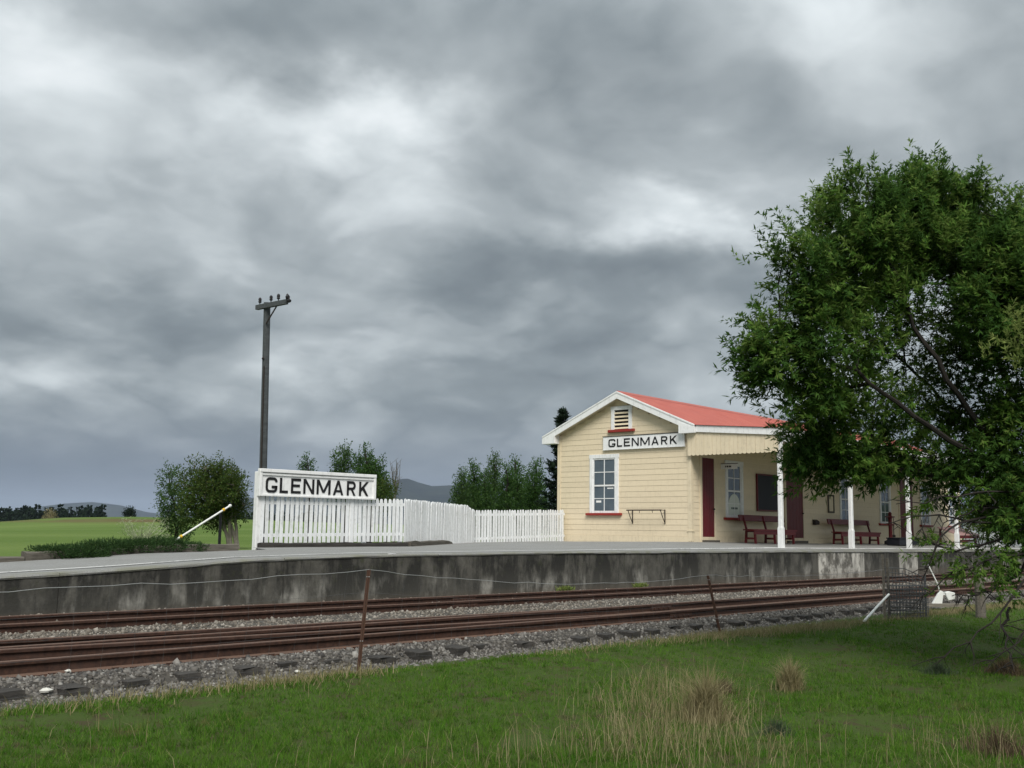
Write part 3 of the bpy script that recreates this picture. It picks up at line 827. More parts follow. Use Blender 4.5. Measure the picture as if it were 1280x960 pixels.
def fence(name, label, p, q, z0, z1, h, pitch, posts, hfun=None, back=True):
    p, q = np.array(p, float), np.array(q, float); d = q - p; Lf = np.linalg.norm(d); ang = math.atan2(d[1], d[0])
    t = thing(name, label, 'fence', (p[0], p[1], z0), ang, 'white picket fence of the platform')
    n = int(Lf / pitch); sl = (z1 - z0) / Lf
    me = picket_mesh(h)
    for i in range(n + 1):
        s = pitch * (i + .3)
        if s > Lf: break
        o = link('picket', me, t, (s + random.uniform(-.006, .006), random.uniform(-.003, .003), sl * s + random.uniform(-.012, .008)), (random.uniform(-.01, .01), random.uniform(-.012, .012), random.uniform(-.05, .05)))
        if hfun: o.scale.z = hfun(s / Lf)
    yb = (.012, .05)
    for fr, w_ in ((.17, .075), (.86, .075)):
        hs = [hfun(x) if hfun else 1. for x in (0, .86, .93, 1)]
        mb = MB()
        ss = [0, Lf * .86, Lf * .93, Lf]
        for s, k in zip(ss, hs):
            zz = sl * s + (h * k * fr if fr > .5 else h * fr)
            for y in yb:
                for e in (-w_ / 2, w_ / 2): mb.v.append((s, y, zz + e))
        for i in range(3):
            k = 4 * i; mb.f += [[k, k + 4, k + 5, k + 1], [k + 2, k + 3, k + 7, k + 6], [k, k + 2, k + 6, k + 4], [k + 1, k + 5, k + 7, k + 3]]
        mb.f += [[0, 1, 3, 2], [12, 14, 15, 13]]
        mb.build('fence_rail', M['fence_white'], t)
    for s in posts:
        MB().box(s * Lf - .05, s * Lf + .05, .052, .15, -.12, h * .97 * (hfun(s) if hfun else 1)).build('post', M['fence_white'], t, (0, 0, sl * s * Lf), bev=.006)
    return t


f1 = fence('picket_fence', 'white picket fence section running under the large name board', (14.42, 20.40), (18.74, 20.40), .10, .14, 1.06, .136, (.72, .995))
f2 = fence('picket_fence', 'angled white fence section seen edge-on whose top sweeps down at its right end', (18.80, 20.42), (24.28, 23.18), .12, -.02, 1.09, .112, (.4, .98),
           lambda s: float(np.interp(s, [0, .86, .93, 1], [1, 1.07, 1.0, .965])))
f3 = fence('picket_fence', 'low white picket fence section between the sweep and the station gable wall', (24.34, 23.2), (28.86, 23.32), -.02, .08, 1.06, .132, (.42, .985))
for i, (x0, x1, lab) in enumerate(((14.36, 18.8, 'long dark weathered timber plinth under the fence below the name board'), (18.85, 21.9, 'shorter dark timber plinth under the angled white fence'))):
    y0 = 20.36; a = 0 if i == 0 else math.atan2(2.76, 5.48)
    o = MB(); n = 10; Lp = (x1 - x0) / math.cos(a)
    for j in range(n):
        s = Lp * j / (n - 1)
        for y, z in ((-.09, -.12), (.09, -.12), (.09, .10), (-.07, .11), (-.09, .08)):
            o.v.append((s, y + random.uniform(-.012, .012), z + random.uniform(-.018, .018) - (.06 if i and j == n - 1 and z > 0 else 0)))
    for j in range(n - 1):
        for q in range(5): o.f.append([j * 5 + q, j * 5 + (q + 1) % 5, (j + 1) * 5 + (q + 1) % 5, (j + 1) * 5 + q])
    o.f += [list(range(5)), [(n - 1) * 5 + q for q in range(5)][::-1]]
    tag(o.build('timber_plinth', M['sleeper'] if i == 0 else M['kerb'], None, (x0, y0 - .02, .0 if i == 0 else .03), (0, 0, a)), lab, 'timber')

# ------------------------------------------------------------------ station building
K = 1.047
OX, OY, OZ = 28.97, 18.37, .19
BLD = thing('station_building', 'cream weatherboard railway station with red iron roof and open verandah', 'station', (OX, OY, OZ))
BLD.rotation_euler = (0, .0055, 0)
WD, LEN = 5.33, 23.4
RB, RC, SLOPE = 2.665, 4.80, .425           # ridge: b, top of roof, slope
def roof_c(b): return RC - SLOPE * abs(b - RB)
def part(name, mb, m, parent=BLD, bev=0., smooth=False): return mb.build(name, m, parent, bev=bev, smooth=smooth)


# openings: gable (b0, b1, c0, c1), front (a0, a1, c0, c1)
GW = (2.76, 3.95, .80, 2.78); GV = (2.22, 3.06, 3.55, 4.36)
FW = [(2.03, 3.15, .70, 2.60), (10.45, 11.55, .70, 2.60), (14.15, 15.25, .70, 2.60), (18.45, 19.55, .70, 2.60), (21.8, 22.9, .70, 2.60)]
FD = [(.60, 1.33), (6.15, 7.42), (16.2, 17.1)]
core = MB()
core.prism([(.03, -.25), (WD - .03, -.25), (WD - .03, roof_c(WD) - .16), (RB, roof_c(RB) - .16), (.03, roof_c(0) - .16)], .03, LEN - .03)
wall = part('wall', core, M['cream'])
BP = .178                                        # board cover
def prof(z0, h=BP): return [(0, z0), (-.019, z0 + .002), (-.020, z0 + .010), (-.012, z0 + h + .008), (0, z0 + h + .008)]
def splits(lo, hi, cuts):
    segs = [(lo, hi)]
    for a, b in cuts:
        segs = [s for (p, q) in segs for s in ((p, min(q, a)), (max(p, b), q)) if s[1] - s[0] > .03]
    return segs
zc_ = .10; row = 0
while zc_ < RC - .3:                              # gable end, boards face -x
    z1 = zc_ + BP
    half = (RC - .16 - z1) / SLOPE
    lo, hi = max(.09, RB - half - .03), min(WD - .09, RB + half + .03)
    if hi - lo > .15:
        cuts = [(o[0], o[1]) for o in (GW, GV) if z1 > o[2] + .03 and zc_ < o[3] - .03]
        for b0, b1 in splits(lo, hi, cuts):
            mb = MB(); pr_ = prof(zc_)
            # profile is (out, c): swept along b; upper corners cut to the roof slope
            for b in (b0, b1):
                for o_, c in pr_:
                    bb = b
                    mb.v.append((o_, bb, c))
            k = 5
            mb.f = [[i, (i + 1) % k, k + (i + 1) % k, k + i] for i in range(k)] + [list(range(k))[::-1], [k + i for i in range(k)]]
            part('weatherboard', mb, M['cream'], wall)
    zc_ += BP; row += 1
zc_ = .10
while zc_ < 3.3:                                  # front under the verandah, boards face -y
    z1 = zc_ + BP
    cuts = [(o[0], o[1]) for o in FW if z1 > o[2] + .03 and zc_ < o[3] - .03] + [(d[0] - .12, d[1] + .12) for d in FD if zc_ < 2.72]
    for a0, a1 in splits(.09, LEN, cuts):
        mb = MB(); pr_ = prof(zc_)
        for a in (a0, a1):
            for o_, c in pr_: mb.v.append((a, o_, c))
        k = 5; mb.f = [[i, (i + 1) % k, k + (i + 1) % k, k + i] for i in range(k)] + [list(range(k))[::-1], [k + i for i in range(k)]]
        part('weatherboard', mb, M['cream'], wall)
    zc_ += BP
part('base_board', MB().box(-.03, .0, .0, WD, -.22, .098), M['cream_trim'], bev=.004)
part('base_board', MB().box(.0, LEN, -.03, .0, -.22, .098), M['cream_trim'], bev=.004)
part('corner_board', MB().box(-.036, .10, -.036, .0, -.05, 3.5).box(-.036, 0, .0, .10, -.05, 3.5), M['cream_trim'], bev=.003)
part('corner_board', MB().box(-.036, 0, WD - .10, WD + .036, -.2, 3.5), M['cream_trim'], bev=.003)
part('corner_block', MB().box(-.05, .13, -.055, .12, .26, .30), M['cream_trim'])

# roof: two corrugated slopes, verandah sheet, ridge cap
def corrugated(name, b0, c0, b1, c1, a0, a1, pitch=.076, amp=.009):
    n = int((a1 - a0) / pitch * 4); A = np.linspace(a0, a1, n + 1); wv = amp * np.sin(A * 2 * math.pi / pitch)
    V = np.concatenate([np.stack([A, np.full_like(A, b0), c0 + wv], 1), np.stack([A, np.full_like(A, b1), c1 + wv], 1)])
    i = np.arange(n); F = np.stack([i, i + 1, n + 1 + i + 1, n + 1 + i], 1)
    return arr(name, V, F, M['roof'])
sheets = [('roof_slope', RB, RC, -.30, roof_c(-.30)), ('roof_slope', RB, RC, WD + .52, roof_c(WD + .52)), ('verandah_roof', -.26, roof_c(-.30) + .012, -3.16, 3.315)]
for nm, b0, c0, b1, c1 in sheets: link(nm, corrugated(nm, b0, c0 + .012, b1, c1 + .012, -.24, LEN + .24 if nm != 'verandah_roof' else 20.0), BLD)
part('ridge_cap', MB().prism([(RB - .16, RC - .045), (RB - .02, RC + .05), (RB + .02, RC + .05), (RB + .16, RC - .045), (RB, RC + .015)], -.245, LEN + .245), M['roof'])
# barge boards with boxed ends
def barge(bl, br, drop=.215):
    mb = MB(); cl, cr = roof_c(bl), roof_c(br)
    mb.prism([(bl, cl - .02), (br, cr - .02), (br, cr - drop), (bl, cl - drop)], -.285, -.245)
    return mb
part('barge_board', barge(-.30, RB), M['white'], bev=.004)
part('barge_board', barge(RB + .002, WD + .52), M['white'], bev=.004)
part('barge_cap', MB().prism([(-.30, roof_c(-.30) - .018), (RB, RC - .018), (RB, RC + .03), (-.30, roof_c(-.3) + .03)], -.30, -.23), M['white'])
part('barge_cap', MB().prism([(RB, RC - .018), (WD + .52, roof_c(WD + .52) - .018), (WD + .52, roof_c(WD + .52) + .03), (RB, RC + .03)], -.30, -.23), M['white'])
part('eave_box', MB().prism([(-.31, roof_c(-.3) - .05), (.26, roof_c(.26) - .10), (.26, roof_c(-.3) - .235), (-.31, roof_c(-.3) - .235)], -.292, .0), M['white'], bev=.004)
part('eave_box', MB().prism([(WD + .53, roof_c(WD + .52) - .05), (WD - .03, roof_c(WD) - .10), (WD - .03, roof_c(WD + .52) - .235), (WD + .53, roof_c(WD + .52) - .235)], -.292, .0), M['white'], bev=.004)
part('soffit', MB().prism([(.0, roof_c(0) - .17), (RB, RC - .17), (WD, roof_c(WD) - .17), (WD, roof_c(WD) - .155), (RB, RC - .155), (0, roof_c(0) - .155)], -.24, .03), M['cream_trim'])

# verandah
def ver_c(b): return float(np.interp(b, [-3.16, -.26], [3.315, roof_c(-.30) + .012]))
ver_end = MB().prism([(-.315, ver_c(-.315) - .004), (-3.16, ver_c(-3.16) - .004), (-3.16, ver_c(-3.16) - .215), (-.315, ver_c(-.315) - .215)], -.20, -.16)
part('verandah_end_fascia', ver_end, M['white'], bev=.004)
part('verandah_front_fascia', MB().box(-.2, 20.0, -3.20, -3.162, 3.09, 3.325), M['white'], bev=.004)
part('verandah_ceiling', MB().prism([(-.03, ver_c(-.26) - .24), (-3.15, ver_c(-3.15) - .20), (-3.15, ver_c(-3.15) - .18), (-.03, ver_c(-.26) - .22)], -.10, 19.9), M['cream_trim'])
part('verandah_beam', MB().box(-.1, 19.95, -3.12, -2.98, 2.93, 3.10), M['white'], bev=.005)
nb = 21
for i in range(nb):                               # end valance: vertical boards with scalloped feet
    b0 = .02 - 3.12 * i / nb; b1 = .02 - 3.12 * (i + 1) / nb + .006; mid = (b0 + b1) / 2; rr = (b0 - b1) / 2
    ct = min(ver_c(min(-.27, b0)) - .12, 3.42); cb = 2.60
    foot = [(mid + rr * math.cos(R(a)), cb + .035 - .035 * math.sin(R(a))) for a in np.linspace(0, 180, 7)]
    part('valance_board', MB().prism([(b0, ct), *foot, (b1, min(ver_c(min(-.27, b1)) - .12, 3.42))], -.145 - .004 * (i % 2), -.12), M['cream_trim'])
POSTA = [.06 + 4.74 * i for i in range(5)]
for a in POSTA:
    xw = OX + a; zb = float(deck_z(xw, OY - 3.03)) - OZ + .0055 * a
    h_ = 3.0; s = .078; cfr = .055
    mb = MB()
    def ring(z, s_, c_): return [(s_, -s_ + c_, z), (s_, s_ - c_, z), (s_ - c_, s_, z), (-s_ + c_, s_, z), (-s_, s_ - c_, z), (-s_, -s_ + c_, z), (-s_ + c_, -s_, z), (s_ - c_, -s_, z)]
    lv = [(zb - .05, s, .008), (zb + .55, s, .008), (zb + .62, s - .008, .028), (2.5, s - .008, .028), (2.57, s, .008), (h_, s, .008)]
    for z, s_, c_ in lv: mb.v += ring(z, s_, c_)
    for i in range(len(lv) - 1):
        for j in range(8): mb.f.append([i * 8 + j, i * 8 + (j + 1) % 8, (i + 1) * 8 + (j + 1) % 8, (i + 1) * 8 + j])
    mb.f += [list(range(8))[::-1], [40 + j for j in range(8)]]
    mb.build('verandah_post', M['white'], BLD, (a, -3.03, 0))


def window(plane, lo, hi, c0, c1, rows=(2, 2), trimw=.13, sillm=M['sill_red'], poster=None):
    """double hung sash: plane 'g' lies in the gable (faces -x), 'f' in the front (faces -y); lo..hi across, c up"""
    def bx(x0, x1, o0, o1, z0, z1):
        if plane == 'g': return MB().box(o0, o1, x0, x1, z0, z1)
        return MB().box(x0, x1, o0, o1, z0, z1)
    wn = part('window', bx(lo + .02, hi - .02, -.006, .03, c0, c1), M['inside'])
    for a, b, z0, z1 in ((lo, lo + trimw, c0 + .02, c1 - trimw), (hi - trimw, hi, c0 + .02, c1 - trimw), (lo - .02, hi + .02, c1 - trimw, c1)):
        bx(a, b, -.055, .0, z0, z1).build('frame', M['white'], wn, bev=.004)
    bx(lo - .13, hi + .13, -.11, .0, c0 - .045, c0 + .035).build('sill', sillm, wn, bev=.006)
    i0, i1, z0, z1 = lo + trimw, hi - trimw, c0 + .035, c1 - trimw
    zm = (z0 + z1) / 2; st = .045
    for a, b, q0, q1 in ((i0, i0 + st, z0, z1), (i1 - st, i1, z0, z1), (i0 + st, i1 - st, z0, z0 + .075), (i0 + st, i1 - st, z1 - st, z1), (i0 + st, i1 - st, zm - .028, zm + .028)):
        bx(a, b, -.030 if q0 < zm - .1 else -.034, -.0065, q0, q1).build('sash', M['white'], wn)
    g0, g1 = i0 + st, i1 - st
    for lo_, hi_, n in ((z0 + .075, zm - .028, rows[0]), (zm + .028, z1 - st, rows[1])):
        bx((g0 + g1) / 2 - .013, (g0 + g1) / 2 + .013, -.026, -.0065, lo_, hi_).build('glazing_bar', M['white'], wn)
        for j in range(1, n):
            zz = lo_ + (hi_ - lo_) * j / n
            bx(g0, g1, -.0255, -.0066, zz - .013, zz + .013).build('glazing_bar', M['white'], wn)
        for j in range(n):
            for s in (0, 1):
                x0 = g0 if s == 0 else (g0 + g1) / 2 + .013; x1 = (g0 + g1) / 2 - .013 if s == 0 else g1
                a = lo_ + (hi_ - lo_) * j / n + .012; b = lo_ + (hi_ - lo_) * (j + 1) / n - .012
                bx(x0, x1, -.013, -.008, a, b).build('pane', M['glass'], wn)
    return wn, (g0, g1, z0 + .075, zm - .028, zm, z1)


gw, gi = window('g', *GW)
MB().box(-.017, -.0135, gi[0] + .05, gi[0] + .30, 1.63, 1.67).build('notice_slip', M['white'], gw)
MB().box(-.017, -.0135, gi[1] - .29, gi[1] - .08, 1.18, 1.25).build('notice_slip', M['white'], gw)
for i, o_ in enumerate(FW):
    wn, fi = window('f', *o_)
    if i == 0:
        mid = (fi[0] + fi[1]) / 2; rr = (fi[1] - fi[0]) / 2 - .03
        pts = [(mid - rr, fi[2]), (mid + rr, fi[2])] + [(mid + rr * math.cos(R(a)), fi[3] - .42 + rr * 1.0 * math.sin(R(a))) for a in range(0, 181, 15)]
        MB().prism(pts, -.021, -.0135, 'y').build('arched_notice', M['paper'], wn)
        for x0, x1 in ((-.26, -.20), (-.17, -.02), (.02, .10), (.12, .26)): MB().box(mid + x0 * .8, mid + x1 * .8, -.0235, -.0212, fi[2] + .20, fi[2] + .265).build('notice_lettering', M['ink'], wn)
# louvred gable vent
vt = part('gable_vent', MB().box(-.006, .03, GV[0] + .02, GV[1] - .02, GV[2], GV[3]), M['inside'])
tw = .13
for a, b, z0, z1 in ((GV[0], GV[0] + tw, GV[2] + .02, GV[3] - tw), (GV[1] - tw, GV[1], GV[2] + .02, GV[3] - tw), (GV[0] - .02, GV[1] + .02, GV[3] - tw, GV[3])):
    MB().box(-.055, .0, a, b, z0, z1).build('frame', M['white'], vt, bev=.004)
MB().box(-.10, .0, GV[0] - .11, GV[1] + .11, GV[2] - .06, GV[2] + .03).build('sill', M['sill_red'], vt, bev=.006)
for i in range(5):
    z = GV[2] + .05 + (GV[3] - tw - GV[2] - .05) * i / 5
    MB().prism([(-.045, z), (-.033, z - .005), (-.010, z + .050), (-.022, z + .058)], GV[0] + tw, GV[1] - tw, 'y').build('louvre', M['cream_trim'], vt)
# doors
for a0, a1 in FD:
    ht = 2.60
    dr = part('door', MB().box(a0, a1, -.012, .03, -.12, ht), M['red'])
    for i in range(5):
        x0 = a0 + (a1 - a0) * i / 5 + .004; x1 = a0 + (a1 - a0) * (i + 1) / 5 - .004
        MB().box(x0, x1, -.024, -.0125, -.11, ht - .02).build('door_plank', M['red'], dr)
    MB().lathe([(.012, 0), (.014, .03), (.028, .04), (.030, .06), (.02, .075)], (0, 0, 0), 10).build('knob', M['iron'], dr, (a1 - .08, -.024, .98), (R(90), 0, 0))
    for x0, x1 in ((a0 - .12, a0), (a1, a1 + .12)): MB().box(x0, x1, -.045, .0, -.12, ht + .12).build('door_frame', M['cream_trim'], dr, bev=.004)
    MB().box(a0, a1, -.044, .0, ht, ht + .12).build('door_frame', M['cream_trim'], dr)
    MB().box(a0 - .04, a1 + .10, -.16, -.046, -.25, .0).build('door_step', M['kerb'], dr)
part('downpipe', MB().box(16.95 + .30, 17.05 + .40, -.09, -.03, -.1, 3.2), M['red'])

# name sign on the gable (fixed to the wall but a thing of its own)
def on_bld(a, b, c): return (OX + a + .0055 * c, OY + b, OZ + c - .0055 * a)
g1b, g0b = 3.36, .17
gs = thing('station_sign', 'white GLENMARK name board fixed across the cream gable wall', 'sign', on_bld(-.06, g1b, 2.93))
gs.rotation_euler = (0, 0, R(-90))
Lg2 = g1b - g0b
MB().box(0, Lg2, -.03, .03, 0, .42).build('board', M['white'], gs, bev=.004)
MB().box(-.015, Lg2 + .015, -.045, .03, .42, .445).build('top_strip', M['kerb'], gs)
MB().box(-.012, Lg2 + .012, -.042, .03, -.022, 0).build('bottom_strip', M['white'], gs)
lettering(gs, Lg2, .265, .075, .046, -.036, 1.07, .03, .965)
# parcel rack below
rk = thing('bracket_rack', 'black wrought iron bracket rail on the cream gable wall', 'bracket rail', on_bld(-.03, 0, 0))
b0, b1, ct = .83, 2.25, .92
MB().tube([(-.26, b0 + .08, ct), (-.26, b1, ct)], .021, 8).build('bar', M['iron'], rk)
for b in (b0 + .12, b1 - .05):
    mb = MB(); mb.tube([(.01, b, ct), (-.26, b, ct)], .013, 6); mb.tube([(-.25, b, ct - .01), (-.16, b, ct - .17), (-.06, b, ct - .33), (.0, b, ct - .41)], .014, 6); mb.bar((0, b, ct + .02), (0, b, ct - .43), .03, .012, up=(1, 0, 0))
    mb.build('bracket', M['iron'], rk)
for b in (1.25, 1.75): MB().tube([(-.26, b, ct), (-.26, b, ct - .06), (-.245, b, ct - .085)], .009, 6).build('hook', M['iron'], rk)

# verandah furniture
nbx = on_bld(0, 0, 0)
nb_ = thing('notice_board', 'large black notice board in dark red frame on the verandah wall', 'notice board', on_bld(4.08, -.03, 1.04))
MB().box(0, 1.55, -.03, 0, 0, 1.17).build('panel', M['board_black'], nb_)
for x0, x1, z0, z1 in ((-.05, 0, -.05, 1.22), (1.55, 1.60, -.05, 1.22), (0, 1.55, -.05, 0), (0, 1.55, 1.17, 1.22)):
    MB().box(x0, x1, -.055, .0, z0, z1).build('frame', M['red'], nb_, bev=.003)
hs = thing('hanging_sign', 'small white projecting sign over the verandah beside the first window', 'sign', on_bld(1.78, -.62, 2.28))
MB().box(-.012, .012, 0, .60, 0, .17).build('board', M['white'], hs, bev=.002)
MB().box(-.02, .02, -.02, .62, .17, .19).build('bracket_arm', M['iron'], hs)
for y0, y1 in ((.22, .30), (.32, .38), (.40, .44)): MB().box(-.0145, -.0125, y0, y1, .06, .11).build('lettering', M['black'], hs)
fr = thing('framed_picture', 'small cream frame on the verandah wall above the second bench', 'frame', on_bld(9.42, -.03, 1.05))
for x0, x1, z0, z1 in ((0, .06, 0, .68), (.44, .5, 0, .68), (.06, .44, 0, .06), (.06, .44, .62, .68)): MB().box(x0, x1, -.04, 0, z0, z1).build('frame', M['kerb'], fr, bev=.003)
MB().box(.06, .44, -.015, 0, .06, .62).build('panel', M['cream_trim'], fr)
tag(MB().prism([(0, 0), (-.12, .02), (-.13, .12), (-.05, .18), (0, .2)], 0, .32).build('letter_box', M['iron'], None, on_bld(8.15, -.03, .58), bev=.01), 'small dark metal box on the verandah wall right of the second red door', 'box')


def bench(label, a, Lb, yb):
    x = OX + a; z = float(deck_z(x + Lb / 2, OY + yb))
    t = thing('bench', label, 'bench', (x, OY + yb, z + .002), 0, 'dark red benches under the verandah')
    t.rotation_euler.y = .006
    MB().box(0, Lb, -.24, .0, .405, .47).build('seat_plank', M['red'], t, bev=.006)
    MB().box(0, Lb, .012, .16, .425, .465).build('seat_plank', M['red'], t, bev=.006)
    o = MB().box(-.05, Lb + .05, -.022, .022, -.10, .10).build('backrest', M['red'], t, (0, .27, .83), (R(-12), 0, 0), bev=.006)
    MB().box(.05, Lb - .05, -.222, -.195, .30, .404).build('apron', M['red'], t)
    for s in (.18, Lb / 2, Lb - .18):
        mb = MB(); mb.bar((s, -.20, 0), (s, -.17, .42), .055, .07); mb.bar((s, .16, 0), (s, .13, .42), .055, .07); mb.bar((s, -.2, .17), (s, .16, .17), .04, .06); mb.bar((s, -.22, .395), (s, .16, .395), .05, .05)
        mb.build('leg_frame', M['red'], t)
        MB().bar((s + .03, .12, .38), (s + .03, .27, .90), .045, .06).build('back_support', M['red'], t)
    return t


bench('dark red slatted bench below the black notice board', 2.35, 2.95, -.62)
bench('dark red slatted bench between the second red door and the weighing scale', 8.75, 3.5, -.62)
ws = thing('weighing_scale', 'red platform weighing scale with upright column and crossbar beside the second bench', 'scale', (OX + 13.3, OY - 1.0, float(deck_z(OX + 13.3, OY - 1.0))))
MB().box(-.42, .42, -.30, .30, .0, .16).build('base', M['black'], ws, bev=.02)
MB().box(-.36, .36, -.25, .25, .162, .19).build('weigh_plate', M['iron'], ws, bev=.008)
MB().lathe([(.11, .16), (.10, .24), (.075, .30), (.07, 1.02), (.10, 1.06), (.10, 1.12), (.06, 1.17), (.075, 1.24), (.03, 1.30)], (0, .2, 0), 10).build('column', M['red'], ws)
MB().box(-.42, .40, .17, .23, 1.08, 1.13).build('beam', M['red'], ws, bev=.008)
MB().box(-.20, .34, .16, .24, .78, .82).build('lower_beam', M['red'], ws, bev=.008)
MB().tube([(.34, .2, 1.08), (.34, .2, .35)], .012, 6).build('rod', M['iron'], ws)
MB().tube([(.26, .2, .80), (.26, .2, .25)], .010, 6).build('rod', M['iron'], ws)
MB().lathe([(.05, 0), (.06, .02), (.06, .08), (.02, .1)], (.34, .2, .30), 10).build('weight', M['iron'], ws)
bxp = on_bld(11.6, -1.6, 0)
tk = thing('trunk_box', 'low black box on the verandah floor in front of the scale', 'box', (bxp[0], bxp[1], float(deck_z(bxp[0], bxp[1]))))
MB().box(0, 1.9, -.25, .25, .02, .26).build('body', M['board_black'], tk, bev=.015)
MB().box(-.02, 1.92, -.27, .27, .262, .31).build('lid', M['board_black'], tk, bev=.012)
pk = thing('luggage_trolley', 'faded pink slant-topped luggage trolley at the far end of the verandah', 'trolley', (OX + 18.4, OY - 1.1, float(deck_z(OX + 18.4, OY - 1.1))))
MB().prism([(-.55, .42), (.35, .74), (.35, .79), (-.55, .47)], 0, 2.6).build('top', M['pink'], pk, bev=.01)
for x in (.15, 2.35):
    MB().bar((x, -.45, 0), (x, -.45, .46), .07).build('leg', M['red'], pk); MB().bar((x, .28, 0), (x, .28, .74), .07).build('leg', M['red'], pk)
MB().bar((.15, -.45, .2), (2.45, -.45, .2), .05, .09).build('rail', M['red'], pk)
MB().box(.05, 2.55, -.56, -.52, .30, .42).build('front_board', M['red'], pk)
# far end of the platform: white picket fence and a shrub
pf = at(1206, 690, D=58); qf = at(1300, 690, D=50)
fence('picket_fence', 'distant white picket fence beyond the right end of the station', (pf[0], pf[1]), (qf[0], qf[1]), float(deck_z(58, 20)) - .05, float(deck_z(58, 20)) - .05, 1.35, .13, (.3, .7))

# ------------------------------------------------------------------ telegraph pole
pb = at(326.5, 690, D=26); ptop = at(334, 378, D=26)
pl = thing('telegraph_pole', 'tall grey timber telegraph pole with crossarm behind the name board', 'pole', (pb[0], pb[1], -.3))
Hp = ptop[2] + .3; lean = np.array([ptop[0] - pb[0], ptop[1] - pb[1]])
n = 9; mb = MB()
mb.tube([(lean[0] * i / (n - 1), lean[1] * i / (n - 1), Hp * i / (n - 1)) for i in range(n)], [.105 - .022 * i / (n - 1) for i in range(n)], 10)
mb.build('shaft', M['pole'], pl, smooth=False)
MB().tube([(-.10 + lean[0] * .1, -.06 + lean[1] * .1, .3), (-.085 + lean[0] * .75, -.055 + lean[1] * .75, Hp * .75)], .016, 6).build('conduit', M['iron'], pl)
MB().tube([(-.02, -.02, -.02), (.02, .02, .02)], .03, 6).build('clamp', M['iron'], pl, (lean[0] * .77 - .10, lean[1] * .77 - .03, Hp * .78))
dv = at(363, 372, D=25.4) - at(318, 381, D=26.4); dv = dv / np.linalg.norm(dv)
cen = np.array([lean[0], lean[1], Hp - .10]) - np.array([.06, .08, 0])
ends = (cen - dv * .42, cen + dv * .80)
mb = MB(); mb.bar(ends[0], ends[1], .09, .11); mb.build('crossarm', M['pole'], pl)
MB().bar(cen + dv * .42 + np.array([0, 0, -.04]), np.array([lean[0] * .95, lean[1] * .95, Hp - .52]) - np.array([.05, .06, 0]), .018, .035).build('brace', M['iron'], pl)
for s in (-.30, .16, .46):
    p = cen + dv * s + np.array([0, 0, .05])
    o = MB().lathe([(.012, 0), (.012, .05), (.03, .055), (.042, .08), (.032, .10), (.040, .12), (.038, .15), (.025, .175), (.008, .185)], (0, 0, 0), 9).build('insulator', M['black'], pl, p)
p = cen + dv * .78
MB().tube([p, p + np.array([0, 0, .14]), p + dv * .04 + np.array([0, 0, .19])], .012, 6).build('pin', M['iron'], pl)
MB().lathe([(.015, 0), (.05, .02), (.055, .06), (.03, .10), (.01, .12)], (0, 0, 0), 9).build('insulator', M['black'], pl, p + np.array([0, 0, .06]) + dv * .05)
MB().lathe([(.02, 0), (.055, .02), (.06, .06), (.03, .09)], (0, 0, 0), 9).build('insulator', M['black'], pl, p + dv * .10 + np.array([0, 0, -.03]))
MB().tube([p + np.array([0, 0, .18]), p + dv * .08 + np.array([0, 0, .13]), p + dv * .13 + np.array([0, 0, .03])], .010, 5).build('lead_wire', M['iron'], pl)

# ------------------------------------------------------------------ barrier pole, black post in the garden
A, B = at(218, 676, Y=20.2), at(287, 632.5, Y=20.2)
bp = thing('boom_pole', 'white pipe boom with yellow bands slanting up out of the garden bed', 'boom', tuple(A))
d = B - A; MB().tube([(0, 0, 0), tuple(d)], .021, 10).build('pipe', M['pipe_white'], bp)
for s in (.115, .885): MB().tube([tuple(d * (s - .018)), tuple(d * (s + .018))], .034, 10).build('band', M['yellow'], bp)
mb = MB(); mb.tube([tuple(d * .985), tuple(d * 1.0), tuple(d * 1.012), tuple(d * 1.03)], [.024, .036, .036, .02], 10); mb.build('end_cap', M['pipe_white'], bp)
q = at(274, 684, Y=20.3)
po = thing('steel_post', 'thin black steel post holding up the slanting white boom', 'post', (q[0], q[1], -.25))
hh = at(274, 641, Y=20.3)[2] + .25
MB().bar((0, 0, 0), (0, 0, hh), .045, .045, up=(0, 1, 0)).build('shaft', M['black'], po)
MB().box(-.035, .035, -.035, .035, hh, hh + .02).build('cap', M['black'], po)

# ------------------------------------------------------------------ wire fence along the paddock edge
FX = [(at(448, 836, Z=-.885), (.075, .0, .99)), (at(901, 793, Z=-.945), (-.17, .0, .84))]
lab = ['rusty steel fence stake leaning right in front of the rails', 'rusty steel fence stake leaning left further along the rails']
stk = []
for i, (p, tp) in enumerate(FX):
    t = thing('fence_stake', lab[i], 'fence stake', (p[0], p[1], p[2] - .03))
    top = np.array(tp) * 1.0
    side = np.array([CR[0], CR[1], 0]) * tp[0]; top = side + np.array([0, 0, tp[2]])
    mb = MB()
    d = top / np.linalg.norm(top); a = np.array([CR[0], CR[1], 0]); bb = np.cross(d, a)
    for k_ in range(3):      # Y-section steel standard
        ang = k_ * 2.094 + .5; v = a * math.cos(ang) + bb * math.sin(ang)
        mb.bar(np.zeros(3) + v * .010, top + v * .010, .020, .006, up=tuple(np.cross(d, v)))
    mb.build('shaft', M['rustpost'], t)
    MB().bar(top * .30 - a * .016, top * .30 + a * .016, .008).build('clip', M['wire'], t); MB().bar(top * .93 - a * .016, top * .93 + a * .016, .008).build('clip', M['wire'], t)
    stk.append((p, top))


def wire_run(p, q, sag, n=24, kink=.006):
    p, q = np.array(p), np.array(q); out = []
    for i in range(n + 1):
        s = i / n; w_ = p + (q - p) * s; w_[2] -= sag * 4 * s * (1 - s); w_[2] += random.uniform(-kink, kink) * (0 < i < n)
        out.append(w_)
    return out


